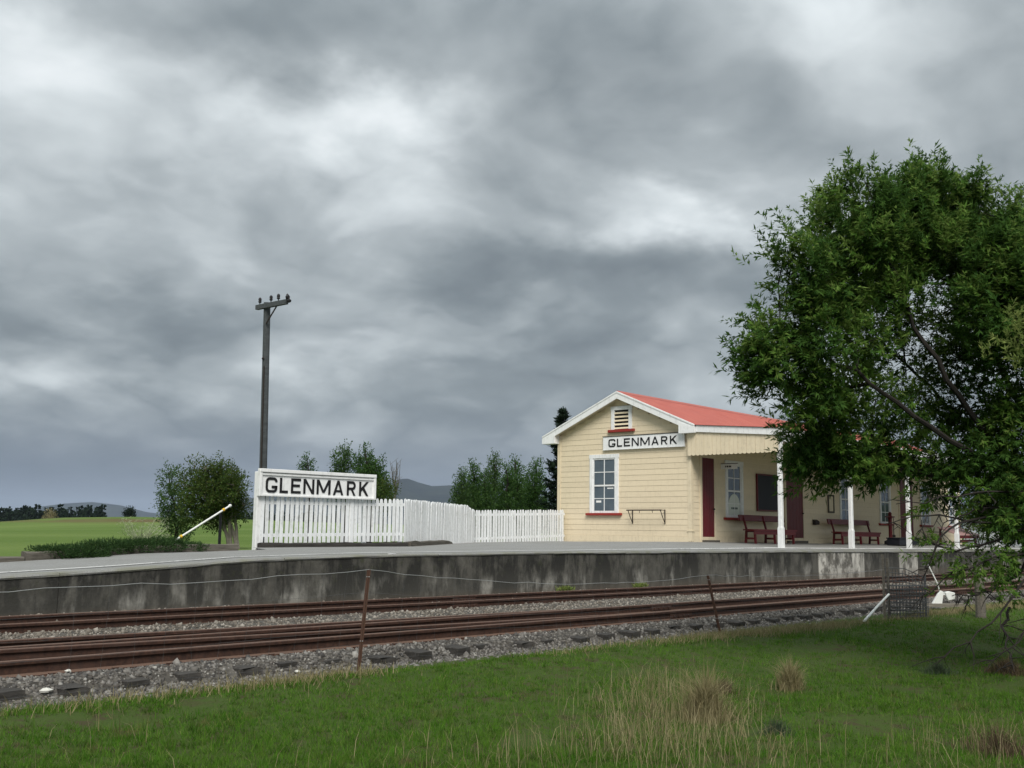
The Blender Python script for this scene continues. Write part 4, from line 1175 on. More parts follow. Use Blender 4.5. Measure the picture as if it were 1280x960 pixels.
gp = at(1107, 775, Z=-1.0)
tops = [np.array([.2, 8.5, .02]), stk[0][0] + stk[0][1] * .97, stk[1][0] + stk[1][1] * .97, gp + np.array([0, 0, .85])]
bots = [np.array([.2, 8.5, -.80]), stk[0][0] + stk[0][1] * .1, stk[1][0] + stk[1][1] * .1, gp + np.array([0, 0, .08])]
labs = ['slack wire netting left of the first rusty stake', 'slack wire netting between the two rusty stakes', 'slack wire netting between the left-leaning stake and the mesh gate']
for k_ in range(3):
    sag = (.06, .13, .05)[k_]
    t = thing('wire_netting', labs[k_], 'wire fence', (0, 0, 0), 0, 'wire netting along the rails')
    runs = []
    for fr in (1., .74, .52, .33, .16, .0):
        a = bots[k_] + (tops[k_] - bots[k_]) * fr; b = bots[k_ + 1] + (tops[k_ + 1] - bots[k_ + 1]) * fr
        r_ = wire_run(a, b, sag * (.4 + .6 * fr), 26, .012 if fr == 1 else .007); runs.append(r_)
        MB().tube(r_, .0028 if fr == 1. else .0010, 4, False).build('strand', M['wire'] if fr == 1. else M['mesh_wire'], t)
    mb = MB()
    for i in range(1, 26, 1):
        if random.random() < .12: continue
        pts = [runs[j][i] + np.array([random.uniform(-.012, .012), random.uniform(-.01, .01), 0]) for j in range(6)]
        if i in (3, 9) and k_ == 0: pts = [pts[0] + np.array([.02, 0, .06])] + pts
        mb.tube(pts, .0009, 4, False)
    mb.build('stay_wires', M['mesh_wire'], t)['kind'] = 'stuff'

# mesh gate with strut, timber post and point lever at the right
gz = -1.02
g0 = at(1106, 773, Z=gz); g1 = at(1158, 772, Z=gz)
gt = thing('mesh_gate', 'grey wire mesh gate standing by the rails under the tree', 'gate', tuple(g0))
gd = g1 - g0; gd[2] = 0; Lg3 = np.linalg.norm(gd); gd /= Lg3
for s, hh in ((0, 1.12), (.09, 1.05)): MB().bar(gd * s, gd * s + np.array([0, 0, hh]), .032, .032).build('stile', M['postwood'], gt)
MB().bar(gd * Lg3, gd * Lg3 + np.array([0, 0, .78]), .03).build('stile', M['mesh_wire'], gt)
for i in range(12):
    z = .04 + .075 * i
    MB().tube([gd * .02 + np.array([0, 0, z + .02]), gd * Lg3 * .5 + np.array([0, 0, z + random.uniform(-.012, .012)]), gd * Lg3 + np.array([0, 0, z * .82])], .0075, 5).build('mesh_wire', M['mesh_wire'], gt)
for i in range(12):
    s = Lg3 * (i + .7) / 12.5
    MB().tube([gd * s, gd * s + np.array([0, 0, .90 - .14 * s / Lg3])], .006, 5).build('mesh_wire', M['mesh_wire'], gt)
for k_ in range(2):
    off = np.array([gd[1], -gd[0], 0]) * (.06 + .05 * k_)
    mb = MB()
    for i in range(10):
        z = .03 + .06 * i
        mb.tube([gd * .08 + off + np.array([0, 0, z]), gd * Lg3 * .97 + off + np.array([0, 0, z + random.uniform(-.02, .02)])], .0065, 5)
    for i in range(14):
        s = Lg3 * (i + .8) / 14.5; mb.tube([gd * s + off, gd * s + off + np.array([random.uniform(-.02, .02), 0, .58])], .0055, 5)
    mb.build('rolled_netting', M['mesh_wire'], gt)
a, b = at(1079, 778, Z=-1.0), at(1111, 743, D=np.dot(g0 - np.array([0, 0, .5]), CF) - .15)
tag(MB().tube([tuple(a + (a - b) * .05), tuple((a + b) / 2 + np.array([0, 0, .008])), tuple(b)], [.023, .021, .019], 8).build('timber_strut', M['pipe_white'], None), 'pale round strut leaning against the mesh gate', 'strut')
q = at(1226, 770, Z=-1.03)
wp = thing('fence_post', 'grey weathered timber fence post standing under the tree at right', 'post', tuple(q + np.array([0, 0, -.1])))
MB().tube([(0, 0, 0), (.01, 0, .45), (.0, .01, .95), (.0, .0, .97)], [.095, .09, .085, .05], 9).build('shaft', M['postwood'], wp)
q = at(1178, 756, Z=-.97)
lv = thing('point_lever', 'white painted point lever stand beside the track under the tree', 'lever', tuple(q))
lv.rotation_euler = (0, 0, TH - R(90)); lv.scale = (.72, .72, .72)
MB().box(-.50, .60, -.12, .12, -.05, .04).build('base_timber', M['postwood'], lv)
MB().prism([(-.30, .03), (-.02, .03), (.04, .36), (-.04, .40), (-.13, .30)], -.05, .05, 'y').build('side_frame', M['pipe_white'], lv, bev=.01)
MB().prism([(.16, .12), (.34, .16), (.36, .34), (.20, .38), (.06, .36), (.10, .24)], -.06, .06, 'y').build('counterweight', M['pipe_white'], lv, bev=.015)
MB().bar((.02, 0, .30), (.28, 0, .30), .05, .05).build('pivot', M['white'], lv)
MB().tube([(-.05, 0, .34), (-.12, .02, .62), (-.34, .05, 1.12)], .018, 7).build('handle', M['pipe_white'], lv)

# ------------------------------------------------------------------ vegetation
def perp(d):
    a = np.cross(d, [.31, .17, .93]); n = np.linalg.norm(a, axis=-1, keepdims=True); a = a / np.maximum(n, 1e-6)
    return a, np.cross(d, a)


def unit(v): return v / np.maximum(np.linalg.norm(v, axis=-1, keepdims=True), 1e-9)


def diamonds(P0, D, L_, Wd, nrm):
    """leaf-shaped quads: base P0, direction D, length, width, facing"""
    s = unit(np.cross(D, nrm)); n = len(P0)
    V = np.stack([P0, P0 + D * (L_ * .45)[:, None] + s * (Wd / 2)[:, None], P0 + D * L_[:, None], P0 + D * (L_ * .45)[:, None] - s * (Wd / 2)[:, None]], 1).reshape(-1, 3)
    return V, np.arange(n * 4).reshape(n, 4)


def fronds(P0, D, L_, nrm, wid=.030):
    """feathery compound leaves seen as soft strokes: a drooping midrib blade with a side blade either way"""
    n = len(P0); s = unit(np.cross(D, nrm)); Ps, Ds, Ls, Ws, Ns = [], [], [], [], []
    for sg_, l_, f in ((0, 1., 0.), (-1, .62, .22), (1, .62, .30)):
        dd = unit(D + s * sg_ * .75 + np.array([0, 0, -.10 - .12 * abs(sg_)]) + rng.normal(0, .10, (n, 3)))
        Ps.append(P0 + D * (L_ * f)[:, None]); Ds.append(dd); Ls.append(L_ * l_ * rng.uniform(.8, 1.2, n)); Ws.append(wid * rng.uniform(.6, 1.1, n) * (.85 if sg_ else 1)); Ns.append(nrm + rng.normal(0, .22, (n, 3)))
    return diamonds(np.concatenate(Ps), np.concatenate(Ds), np.concatenate(Ls), np.concatenate(Ws), np.concatenate(Ns))


def limb_path(p, q, bend, n=7, rs=random):
    p, q = np.array(p, float), np.array(q, float); L_ = np.linalg.norm(q - p)
    off = np.array([rs.uniform(-1, 1), rs.uniform(-1, 1), rs.uniform(-.3, .7)]) * L_ * bend
    out = []
    for i in range(n):
        t = i / (n - 1); j = np.array([rs.uniform(-1, 1) for _ in range(3)]) * L_ * .02 * (0 < i < n - 1)
        out.append(p + (q - p) * t + off * 4 * t * (1 - t) * .5 + j)
    return out


def sample_lobes(lobes, n, shell=.45):
    """points through the crown, thicker towards each lobe's skin; returns point, outward direction"""
    C_ = np.array([l[:3] for l in lobes]); Rr = np.array([l[3:6] for l in lobes]); dn = np.array([l[6] if len(l) > 6 else 1. for l in lobes])
    vol = Rr.prod(1) ** .8 * dn; pick = rng.choice(len(lobes), n, p=vol / vol.sum())
    d = unit(rng.normal(size=(n, 3))); r_ = shell + (1.05 - shell) * rng.random(n) ** .6
    lump = 1 + .18 * np.sin(d[:, 0] * 5 + pick) + .14 * np.sin(d[:, 1] * 7 + pick * 2) * 1
    return C_[pick] + d * Rr[pick] * (r_ * lump)[:, None], d, pick


def simple_tree(name, label, base, lobes, trunk_r, n_leaf, leaf, m, bark='bark', group=None, stems=1, up=.35, twigs=True):
    """tree with tapering stems, limbs reaching into every lobe of the crown and leaves spread through it"""
    base = np.array(base, float)
    t = thing(name, label, 'tree', tuple(base), 0, group)
    mb = MB(); rs = random.Random(sum(map(ord, name + label)))
    top = max(lobes, key=lambda l: l[2] + l[5] * .5)
    zmin = min(l[2] - l[5] for l in lobes)
    tt_ = np.array(top[:3]) - base
    nodes = []
    for s in range(stems):
        off = np.array([rs.uniform(-1, 1), rs.uniform(-1, 1), 0]) * (trunk_r * 3 if stems > 1 else 0)
        end = tt_ + (np.array([rs.uniform(-1, 1), rs.uniform(-1, 1), 0]) * np.linalg.norm(tt_) * .22 if stems > 1 else 0)
        path = limb_path(off * .3, end, .05, 8, rs)
        r0 = trunk_r / (stems ** .5)
        mb.tube(path, [r0 * (1 - .85 * i / 7) for i in range(8)], 7); nodes += path[2:]
    for l in lobes:
        c = np.array(l[:3]) - base
        nd = min(nodes, key=lambda q: np.linalg.norm(q - c) + max(0, q[2] - c[2]) * 2)
        if np.linalg.norm(nd - c) > .05: mb.tube(limb_path(nd, c, .12, 5, rs), [trunk_r * .35 * (1 - .15 * i) for i in range(5)], 5)
        for _ in range(4):
            d = np.array([rs.uniform(-1, 1), rs.uniform(-1, 1), rs.uniform(-.3, 1)]); d /= np.linalg.norm(d)
            mb.tube(limb_path(c, c + d * np.array(l[3:6]) * .9, .1, 4, rs), [trunk_r * .15, trunk_r * .11, trunk_r * .08, trunk_r * .04], 4)
    mb.build('trunk', M[bark], t)
    # leaves in small sprays
    nsp = int(n_leaf * 1.3) // 9; lobes = [(*l[:3], l[3] * .82, l[4] * .82, l[5] * .86, l[6]) for l in lobes]
    C_, d, pk_ = sample_lobes(lobes, nsp)
    axis_ = unit(d + np.array([0, 0, up]) + rng.normal(0, .35, d.shape))
    Pp = np.repeat(C_, 9, 0) + np.repeat(axis_, 9, 0) * (rng.random(nsp * 9) * leaf * 5.)[:, None] + rng.normal(0, leaf * .55, (nsp * 9, 3))
    Dd = unit(np.repeat(axis_, 9, 0) + rng.normal(0, .6, (nsp * 9, 3)))
    V, F = diamonds(Pp - base, Dd, leaf * rng.uniform(.7, 1.35, len(Pp)), leaf * rng.uniform(.45, .8, len(Pp)), np.array([0, 0, .9]) + .5 * np.repeat(d, 9, 0) + rng.normal(0, .45, Pp.shape))
    link('crown', arr('crown', V, F, M[m]), t)
    return t


def L3(D, items, dd=0., squash=1.):
    """crown lobes from survey positions: (u, v, half width px, half height px[, depth offset, density])"""
    out = []
    for it in items:
        u, v, a, b = it[:4]; o = it[4] if len(it) > 4 else random.uniform(-1, 1) * dd; dn = it[5] if len(it) > 5 else 1.
        c = at(u, v, D=D + o); k = (D + o) / FPX
        out.append((*c, a * k, a * k * squash, b * k, dn))
    return out


def gb(u, D, v=690):
    c = at(u, v, D=D); return (c[0], c[1], float(ground_z(c[0], c[1])) - .05)


simple_tree('garden_tree', 'dark bushy rounded tree in the paddock left of the name board', gb(291, 42),
            L3(42, [(262, 603, 15, 18), (243, 588, 6, 13), (282, 598, 12, 13), (292, 606, 9, 14), (255, 622, 20, 18), (284, 624, 19, 20), (297, 640, 9, 11), (240, 638, 11, 13), (268, 643, 20, 12), (276, 584, 4, 9), (302, 612, 5, 10, 0, .5), (233, 608, 6, 16), (258, 586, 4, 10), (304, 632, 4, 6)], .8), .17, 21000, .08, 'broad', 'bark_grey', None, 4)
simple_tree('young_tree', 'slim grey-green tree at the left of the dark bushy tree', gb(218, 46),
            L3(46, [(214, 604, 11, 14), (217, 625, 16, 15), (210, 640, 10, 8), (220, 648, 16, 14), (212, 592, 5, 8), (226, 662, 14, 10)], .6), .09, 5200, .085, 'broad_grey', 'bark', None, 1)
simple_tree('poplar_tree', 'dark green tree behind the right half of the name board', gb(460, 58),
            L3(58, [(456, 582, 8, 12), (463, 600, 13, 16), (472, 616, 13, 13), (452, 610, 11, 16), (457, 569, 3, 8), (471, 586, 5, 10), (448, 589, 4, 8)], .8), .22, 6800, .11, 'poplar', 'bark', None, 1, .8)
simple_tree('poplar_tree', 'narrow light green tree behind the K end of the name board', gb(430, 60),
            L3(60, [(429, 578, 9, 12), (430, 596, 12, 18), (426, 615, 12, 20), (430, 566, 4, 7)], .6), .16, 4200, .11, 'broad_grey', 'bark', None, 1, .8)
simple_tree('poplar_tree', 'tip of a small tree peeping over the top of the name board', gb(383, 62), L3(62, [(383, 583, 5, 8), (383, 600, 9, 16), (384, 575, 2.5, 4)], .3), .12, 1500, .10, 'poplar', 'bark', None, 1, .8)
simple_tree('leaning_shrub', 'yellow-green bush beside the tree behind the name board', gb(482, 55), L3(55, [(482, 612, 9, 9), (478, 625, 12, 12)], .4), .08, 1800, .10, 'broad', 'bark', None, 2)
pop_lab = ['leftmost poplar of the row left of the station', 'second poplar from the left in the row', 'short third poplar of the row', 'tallest poplar near the middle of the row', 'fifth poplar of the row just right of the tallest', 'sixth poplar of the row with pointed top',
           'short seventh poplar of the row', 'eighth poplar of the row nearest the dark conifer']
for i, (u, tv, hw) in enumerate(((577, 588, 9), (591, 579, 9), (605, 590, 10), (617, 568, 10), (633, 583, 9), (644, 572, 10), (657, 590, 9), (670, 573, 11))):
    D = 66 + (i * 37 % 7) - 3
    simple_tree('poplar_tree', 'dark ' + pop_lab[i], gb(u, D), L3(D, [(u, tv + 7, hw * .2, 7), (u + 1, tv + 18, hw * .55, 12), (u - 1, tv + 36, hw * .9, 17), (u, tv + 56, hw * 1.15, 20), (u + 1, 655, hw * 1.2, 22)], .4),
                .2, 6500, .11, 'poplar' if i % 3 else 'broad_grey', 'bark', 'poplar row left of the station', 1, 1.1)


def conifer(name, label, u, D, top_v, half, tiers, m='conifer'):
    b = np.array(gb(u, D)); top = at(u, top_v, D=D); H = top[2] - b[2]
    t = thing(name, label, 'tree', tuple(b))
    MB().tube([(0, 0, H * i / 7) for i in range(8)], [.24 * (1 - .93 * i / 7) for i in range(8)], 7).build('trunk', M['bark'], t)
    Rm = half * D / FPX; mbr = MB(); Ps, Ds = [], []
    for i in range(tiers):
        f = i / (tiers - 1); z = H * (.14 + .85 * f); rr = Rm * (1 - f) ** .75 + .10
        for j in range(7 if f < .8 else 5):
            a = j * 2 * math.pi / 7 + i * .5 + random.uniform(-.2, .2); L_ = rr * random.uniform(.55, 1.15); zb = z + random.uniform(-.45, .45) * H * .85 / tiers
            pts = [np.array([math.cos(a) * L_ * s, math.sin(a) * L_ * s, zb + L_ * (.42 * s * s - .26 * s)]) for s in (0, .33, .66, 1)]
            mbr.tube(pts, [.035, .028, .02, .008], 4)
            for s in np.linspace(.25, 1, 16):
                p = np.array([math.cos(a) * L_ * s, math.sin(a) * L_ * s, zb + L_ * (.42 * s * s - .26 * s)])
                for _ in range(9): Ps.append(p + np.array([random.gauss(0, .07) for _ in range(3)])); Ds.append([math.cos(a) + random.gauss(0, .7), math.sin(a) + random.gauss(0, .7), .5 + random.gauss(0, .35)])
    mbr.build('branches', M['bark'], t)
    Ps, Ds = np.array(Ps), unit(np.array(Ds)); n = len(Ps)
    V, F = diamonds(Ps, Ds, rng.uniform(.14, .30, n), rng.uniform(.05, .09, n), rng.normal(size=(n, 3)))
    link('crown', arr('crown', V, F, M[m]), t)


conifer('norfolk_pine', 'tall dark tiered conifer half hidden behind the station gable', 704, 56, 516, 30, 13)
# bare tree
b = np.array(gb(492, 60)); t = thing('bare_tree', 'thin leafless tree standing between the sign and the mountain', 'tree', tuple(b)); mb = MB()
for i in range(9):
    q = at(492 + random.uniform(-12, 12), random.uniform(574, 602), D=60 + random.uniform(-.5, .5)) - b
    st = np.array([0, 0, (at(492, 625 - random.uniform(0, 15), D=60) - b)[2]])
    mb.tube(limb_path(st, q, .08, 6), [.030, .024, .020, .015, .012, .008], 4)
    for _ in range(4):
        s = random.uniform(.3, .9); p = st + (q - st) * s
        mb.tube(limb_path(p, p + np.array([random.uniform(-.35, .35), random.uniform(-.35, .35), random.uniform(.1, .5)]), .1, 4), [.012, .010, .008, .005], 4)
mb.build('branches', M['bark_grey'], t)
MB().tube([(0, 0, 0), (.02, 0, 1.2), (0, .03, (at(492, 600, D=60) - b)[2])], [.07, .055, .03], 6).build('trunk', M['bark_grey'], t)

# far tree lines (one mass each) and lone trees
def treeline(name, label, u0, u1, n, D, hmin, hmax, m, base_v=656):
    Ps, Ds, Ls, Ws = [], [], [], []
    for i in range(n):
        u = u0 + (u1 - u0) * (i + random.random()) / n; Dd = D * random.uniform(.93, 1.07); c = at(u, base_v, D=Dd)
        z0 = float(ground_z(c[0], c[1])) - .5; H = random.uniform(hmin, hmax) * (random.random() < .8 and 1 or .65); rr = H * random.uniform(.15, .26)
        for k_ in range(110):
            f = random.random() ** 1.1; a = random.uniform(0, 6.283); r_ = rr * (1 - f) ** .8 * random.random() ** .4
            Ps.append((c[0] + math.cos(a) * r_, c[1] + math.sin(a) * r_, z0 + H * f)); Ds.append((math.cos(a), math.sin(a), .25)); Ls.append(H * .16); Ws.append(H * .12)
    Ps, Ds = np.array(Ps), unit(np.array(Ds) + rng.normal(0, .4, (len(Ps), 3)))
    V, F = diamonds(Ps, Ds, np.array(Ls), np.array(Ws), rng.normal(size=Ps.shape))
    tag(link(name, arr(name, V, F, M[m])), label, 'trees', kind='stuff')


treeline('far_plantation', 'dark line of conifers along the horizon at the far left', -60, 132, 150, 640, 6.5, 12.5, 'conifer')
treeline('far_plantation', 'dark strip of conifers on the horizon just left of the name board', 282, 420, 100, 620, 6, 10.5, 'conifer')
treeline('far_hedgerow', 'thin far hedgerow on the horizon between the plantation and the bushy tree', 120, 290, 60, 700, 2.2, 4.5, 'conifer')
simple_tree('autumn_tree', 'small tan autumn tree in the far plantation at left', gb(62, 420), L3(420, [(62, 649, 3, 4), (63, 644, 1.8, 3)], .5), .3, 900, .45, 'drygrass', 'bark', None, 1)
simple_tree('paddock_tree', 'small lone dark round tree on the paddock crest at left', gb(162, 260), L3(260, [(162, 645, 4, 4.5), (162, 640, 2.4, 3)], .5), .25, 2600, .24, 'conifer', 'bark', None, 1)
simple_tree('end_shrub', 'bright green shrub by the distant fence at the station far end', gb(1225, 47), L3(47, [(1222, 645, 14, 12), (1240, 652, 12, 10), (1212, 655, 8, 9), (1262, 650, 14, 12)], .6), .08, 3600, .09, 'wattle', 'bark', None, 3)

# garden bed: spreading juniper and pale dry shrub
def clump(name, label, cat, lobes, n, leaf, wid, m, up=.6, group=None):
    base = np.array([np.mean([l[0] for l in lobes]), np.mean([l[1] for l in lobes]), min(l[2] for l in lobes)])
    C_, d, _ = sample_lobes(lobes, n, .3); ax = unit(d + np.array([0, 0, up]) + rng.normal(0, .5, d.shape))
    V, F = diamonds(C_ - base, ax, leaf * rng.uniform(.6, 1.4, n), wid * rng.uniform(.7, 1.3, n), rng.normal(size=C_.shape))
    t = thing(name, label, cat, tuple(base), 0, group); link('foliage', arr('foliage', V, F, M[m]), t)
    mb = MB()
    for _ in range(14):
        q = C_[random.randrange(n)] - base; mb.tube(limb_path((random.uniform(-.05, .05), 0, -.12), q, .15, 5), [.012, .010, .008, .006, .003], 4)
    mb.build('stems', M['bark'], t)


JY = 18.62
def J(u, v, a, b, dy=0.): c = at(u, v, Y=JY + dy); k = c[0] / ray(u, v)[0] / FPX; return (c[0], c[1], c[2], a * k, .42, b * k)
clump('juniper', 'low spreading dark green juniper spilling over the kerb at left', 'shrub', [J(65, 688, 22, 5, .1), J(95, 690, 26, 8), J(120, 687, 24, 9), J(145, 684, 22, 8, .1), J(78, 693, 10, 5, -.1), J(110, 694, 22, 6, -.18)], 12000, .07, .012, 'juniper')
clump('juniper', 'low dark green juniper around the foot of the slanting boom', 'shrub', [J(170, 683, 20, 8, .1), J(195, 682, 20, 8, .1), J(216, 682, 14, 7, .1), J(238, 684, 13, 5, .15)], 9000, .07, .012, 'juniper')
b = at(176, 686, Y=19.3); t = thing('dry_shrub', 'pale feathery dry shrub behind the junipers', 'shrub', tuple(b)); mb = MB(); Ps, Ds = [], []
for i in range(46):
    q = at(random.uniform(148, 214), random.uniform(652, 676) - 8 * random.random(), Y=19.3 + random.uniform(-.4, .4)) - b
    pts = limb_path((random.uniform(-.1, .1), random.uniform(-.1, .1), 0), q, .18, 6); mb.tube(pts, [.006, .006, .005, .004, .003, .002], 4)
    for p in pts[2:]:
        for _ in range(5): Ps.append(p + np.array([random.gauss(0, .02) for _ in range(3)])); Ds.append([random.gauss(0, 1), random.gauss(0, 1), random.gauss(.5, .6)])
mb.build('stems', M['pale'], t); Ps, Ds = np.array(Ps), unit(np.array(Ds)); n = len(Ps)
V, F = diamonds(Ps, Ds, rng.uniform(.04, .09, n), rng.uniform(.006, .012, n), rng.normal(size=(n, 3))); link('foliage', arr('foliage', V, F, M['pale']), t)


# ------------------------------------------------------------------ the wattle tree at the right
TD = 13.0
tb = at(1345, 880, D=TD); tb[2] = float(ground_z(tb[0], tb[1])) - .1
wt = thing('wattle_tree', 'large spreading feathery green wattle tree filling the right of the view', 'tree', tuple(tb))
F0 = at(1330, 640, D=TD)
limbs_px = [
    ([(1330, 640), (1262, 575), (1205, 505), (1150, 420), (1112, 340), (1095, 262)], (0, -.2, -.5, -.6, -.6, -.5), .085),
    ([(1330, 640), (1285, 540), (1240, 430), (1205, 330), (1175, 240)], (0, .3, .6, .8, .9), .08),
    ([(1330, 640), (1235, 580), (1150, 525), (1080, 470), (1010, 430), (950, 420)], (0, -.4, -.8, -1.0, -1.1, -1.1), .07),
    ([(1330, 640), (1240, 605), (1150, 590), (1070, 575), (1010, 575)], (0, .2, .2, -.1, -.4), .055),
    ([(1330, 640), (1320, 500), (1300, 370), (1290, 260)], (0, -.1, -.2, -.3), .08),
    ([(1330, 640), (1290, 600), (1225, 545), (1170, 490), (1120, 450), (1070, 390), (1040, 310)], (0, .3, .8, 1.1, 1.2, 1.2, 1.0), .06),
    ([(1330, 640), (1420, 520), (1500, 380), (1540, 280)], (0, .3, .6, .8), .085),
    ([(1330, 640), (1440, 600), (1550, 520), (1640, 440)], (0, -.4, -.6, -.8), .07),
    ([(1330, 640), (1370, 520), (1400, 380), (1410, 260)], (0, 1, 1.6, 2), .08),
    ([(1330, 640), (1270, 630), (1210, 640), (1165, 665)], (0, -.6, -.9, -1.0), .035),
]
mb = MB(); NODES = []
mb.tube([tuple(np.zeros(3)), tuple((F0 - tb) * .35 + np.array([.08, .03, 0])), tuple((F0 - tb) * .7), tuple(F0 - tb)], [.21, .17, .155, .14], 10)
def smooth_path(P_, n=20):
    P_ = np.array(P_); t_ = np.linspace(0, len(P_) - 1, n); out = np.stack([np.interp(t_, np.arange(len(P_)), P_[:, k]) for k in range(3)], 1)
    for _ in range(3): out[1:-1] = (out[:-2] + 2 * out[1:-1] + out[2:]) / 4
    return out
for pxs, offs, r0 in limbs_px:
    path = smooth_path([at(u, v, D=TD + o) for (u, v), o in zip(pxs, offs)]) - tb
    path[1:-1] += rng.normal(0, .018, (len(path) - 2, 3))
    mb.tube(list(path), [r0 * .62 * (1 - .84 * i / (len(path) - 1)) for i in range(len(path))], 7)
    NODES += [(p, r0 * (1 - .86 * i / (len(path) - 1))) for i, p in enumerate(path) if i > 3]
#            u, v, rx, ry px, depth offset, density
LOB = L3(TD, [
    (1085, 240, 40, 36, -.4), (1140, 240, 42, 36, .2), (1190, 248, 40, 36, .8), (1240, 262, 42, 36, .3), (1295, 300, 46, 36, -.2), (1165, 213, 20, 20, .5), (1082, 206, 13, 17, -.4),
    (1030, 285, 34, 34, .6), (1085, 295, 50, 42, -.6), (1150, 300, 52, 46, .1), (1215, 310, 54, 46, .7), (1280, 320, 56, 48, -.3), (1015, 262, 12, 18, .6),
    (972, 330, 26, 32, -.8), (1005, 350, 38, 36, -.9), (1060, 365, 46, 42, .9), (1120, 375, 46, 40, -.4, .8), (1190, 385, 50, 42, .5, .8), (1255, 395, 54, 46, -.5), (1310, 400, 50, 50, .2), (965, 300, 8, 14, -.8),
    (935, 410, 26, 26, -1.1), (930, 448, 24, 26, -1.1), (965, 440, 34, 36, -1.0), (1010, 420, 40, 38, -1.1), (1070, 425, 42, 36, -.8, .8), (1130, 445, 40, 30, 1.1, .45), (1200, 450, 44, 34, .7, .5), (1270, 460, 46, 40, -.4), (948, 480, 16, 16, -1.1),
    (995, 490, 30, 28, -.9), (1040, 490, 40, 32, -.5), (1095, 500, 40, 30, .2, .6), (1150, 515, 36, 26, .9, .45), (1215, 510, 38, 28, .5, .7), (1275, 525, 44, 38, -.3),
    (992, 545, 24, 28, -.4), (1030, 550, 36, 30, -.3), (1085, 560, 40, 28, .1), (1140, 565, 38, 26, .2), (1195, 575, 38, 26, .3, .8), (1250, 585, 40, 32, -.4), (1300, 590, 40, 36, 0),
    (1000, 590, 22, 26, -.4), (1045, 592, 28, 18, -.1), (1105, 595, 32, 14, .2), (1165, 592, 34, 14, .1, .8), (1225, 605, 36, 18, -.5, .7), (1285, 640, 36, 26, -.2), (992, 615, 10, 18, -.4), (1090, 606, 16, 8, .1),
    (1228, 655, 30, 16, -.7, .7), (1272, 680, 34, 22, -.4, .8), (1190, 690, 24, 9, -1.0, .3), (1215, 702, 30, 10, -1.0, .3), (1160, 640, 18, 6, -.6, .2), (1262, 625, 36, 22, .4, 1.), (1200, 622, 30, 14, .5, .6),
    (1360, 310, 55, 50, .5), (1440, 340, 60, 60, -.4), (1500, 330, 70, 70, .4), (1400, 350, 80, 70, -1.2), (1380, 350, 80, 70, 1.8), (1560, 430, 70, 70, -.5), (1460, 480, 80, 70, .8), (1370, 500, 70, 60, 1.5), (1620, 470, 50, 60, -.6), (1400, 600, 60, 40, -1.0), (1520, 560, 70, 50, .2),
    (1200, 300, 60, 50, 2.0, .6), (1110, 330, 50, 50, 1.9, .5), (1250, 390, 60, 50, 2.2, .6), (1290, 310, 60, 50, 1.8, .6)])
LOB = [(*(np.array(l[:3]) + (CR * .16 if (np.dot(np.array(l[:3]) - np.array([0, 0, .5]), CR) / np.dot(l[:3], CF) < .29) else 0) + np.array([0, 0, -.14 if l[2] > 3.6 else (.20 if .55 < l[2] < 1.3 and np.dot(l[:3], CR) < 6 else 0)])), l[3] * .86, l[4] * .9, l[5] * .86, l[6]) for l in LOB]
rs = random.Random(5)
for l in LOB:
    c = np.array(l[:3]) - tb
    nd, nr = min(NODES, key=lambda q: np.linalg.norm(q[0] - c))
    r_ = min(nr * .7, .030)
    pth = limb_path(nd, c, .12, 6, rs); mb.tube(pth, [r_ * (1 - .12 * i) for i in range(6)], 5)
    for _ in range(7):
        d = np.array([rs.gauss(0, 1), rs.gauss(0, 1), rs.gauss(.35, .8)]); d /= np.linalg.norm(d); st = pth[rs.randint(3, 5)]
        q = c + d * np.array(l[3:6]) * rs.uniform(.6, 1.0); mb.tube(limb_path(st, q, .12, 5, rs), [r_ * .45, r_ * .36, r_ * .28, r_ * .2, .003], 4)
mb.build('trunk', M['bark'], wt)
# feathery sprays
NT = 20500
NC = 1250
Cc, dc, pk_ = sample_lobes(LOB, NC, .45)
ci = rng.integers(0, NC, NT); gr = rng.normal(0, 1, (NT, 3)); C_ = Cc[ci] + gr * rng.uniform(.07, .135, NC)[ci][:, None]; d = unit(dc[ci] + unit(gr) * .9)
cen = np.array(at(1330, 470, D=TD))
outw = unit(unit(C_ - cen) * .8 + d * .8 + np.array([0, 0, .45]) + rng.normal(0, .25, d.shape))
nf = 9
tl = rng.uniform(.12, .27, NT)
f = np.tile((np.arange(nf) + .5) / nf, NT)
P0 = np.repeat(C_, nf, 0) + np.repeat(outw, nf, 0) * (np.repeat(tl, nf) * f)[:, None]
side = unit(rng.normal(size=P0.shape)); side = unit(side - (side * np.repeat(outw, nf, 0)).sum(1)[:, None] * np.repeat(outw, nf, 0))
D0 = unit(np.repeat(outw, nf, 0) * .75 + side * .8 + np.array([0, 0, -.1]))
nr_ = unit(np.array([0, 0, .9]) + .55 * np.repeat(outw, nf, 0) + rng.normal(0, .38, P0.shape))
V, F = fronds(P0 - tb, D0, rng.uniform(.065, .135, len(P0)), nr_, .026)
V = V.reshape(-1, 4, 3); 
# clumps of sprays take the paler or the darker leaf green at random
up_ = np.tile(np.repeat(np.where(rng.random(NT) < .8, rng.random(NC)[ci], rng.random(NT)), nf), 3)
sel = up_ > .42
link('crown', arr('crown', V[sel].reshape(-1, 3), np.arange(sel.sum() * 4).reshape(-1, 4), M['wattle']), wt)
link('crown', arr('crown', V[~sel].reshape(-1, 3), np.arange((~sel).sum() * 4).reshape(-1, 4), M['wattle_dark']), wt)
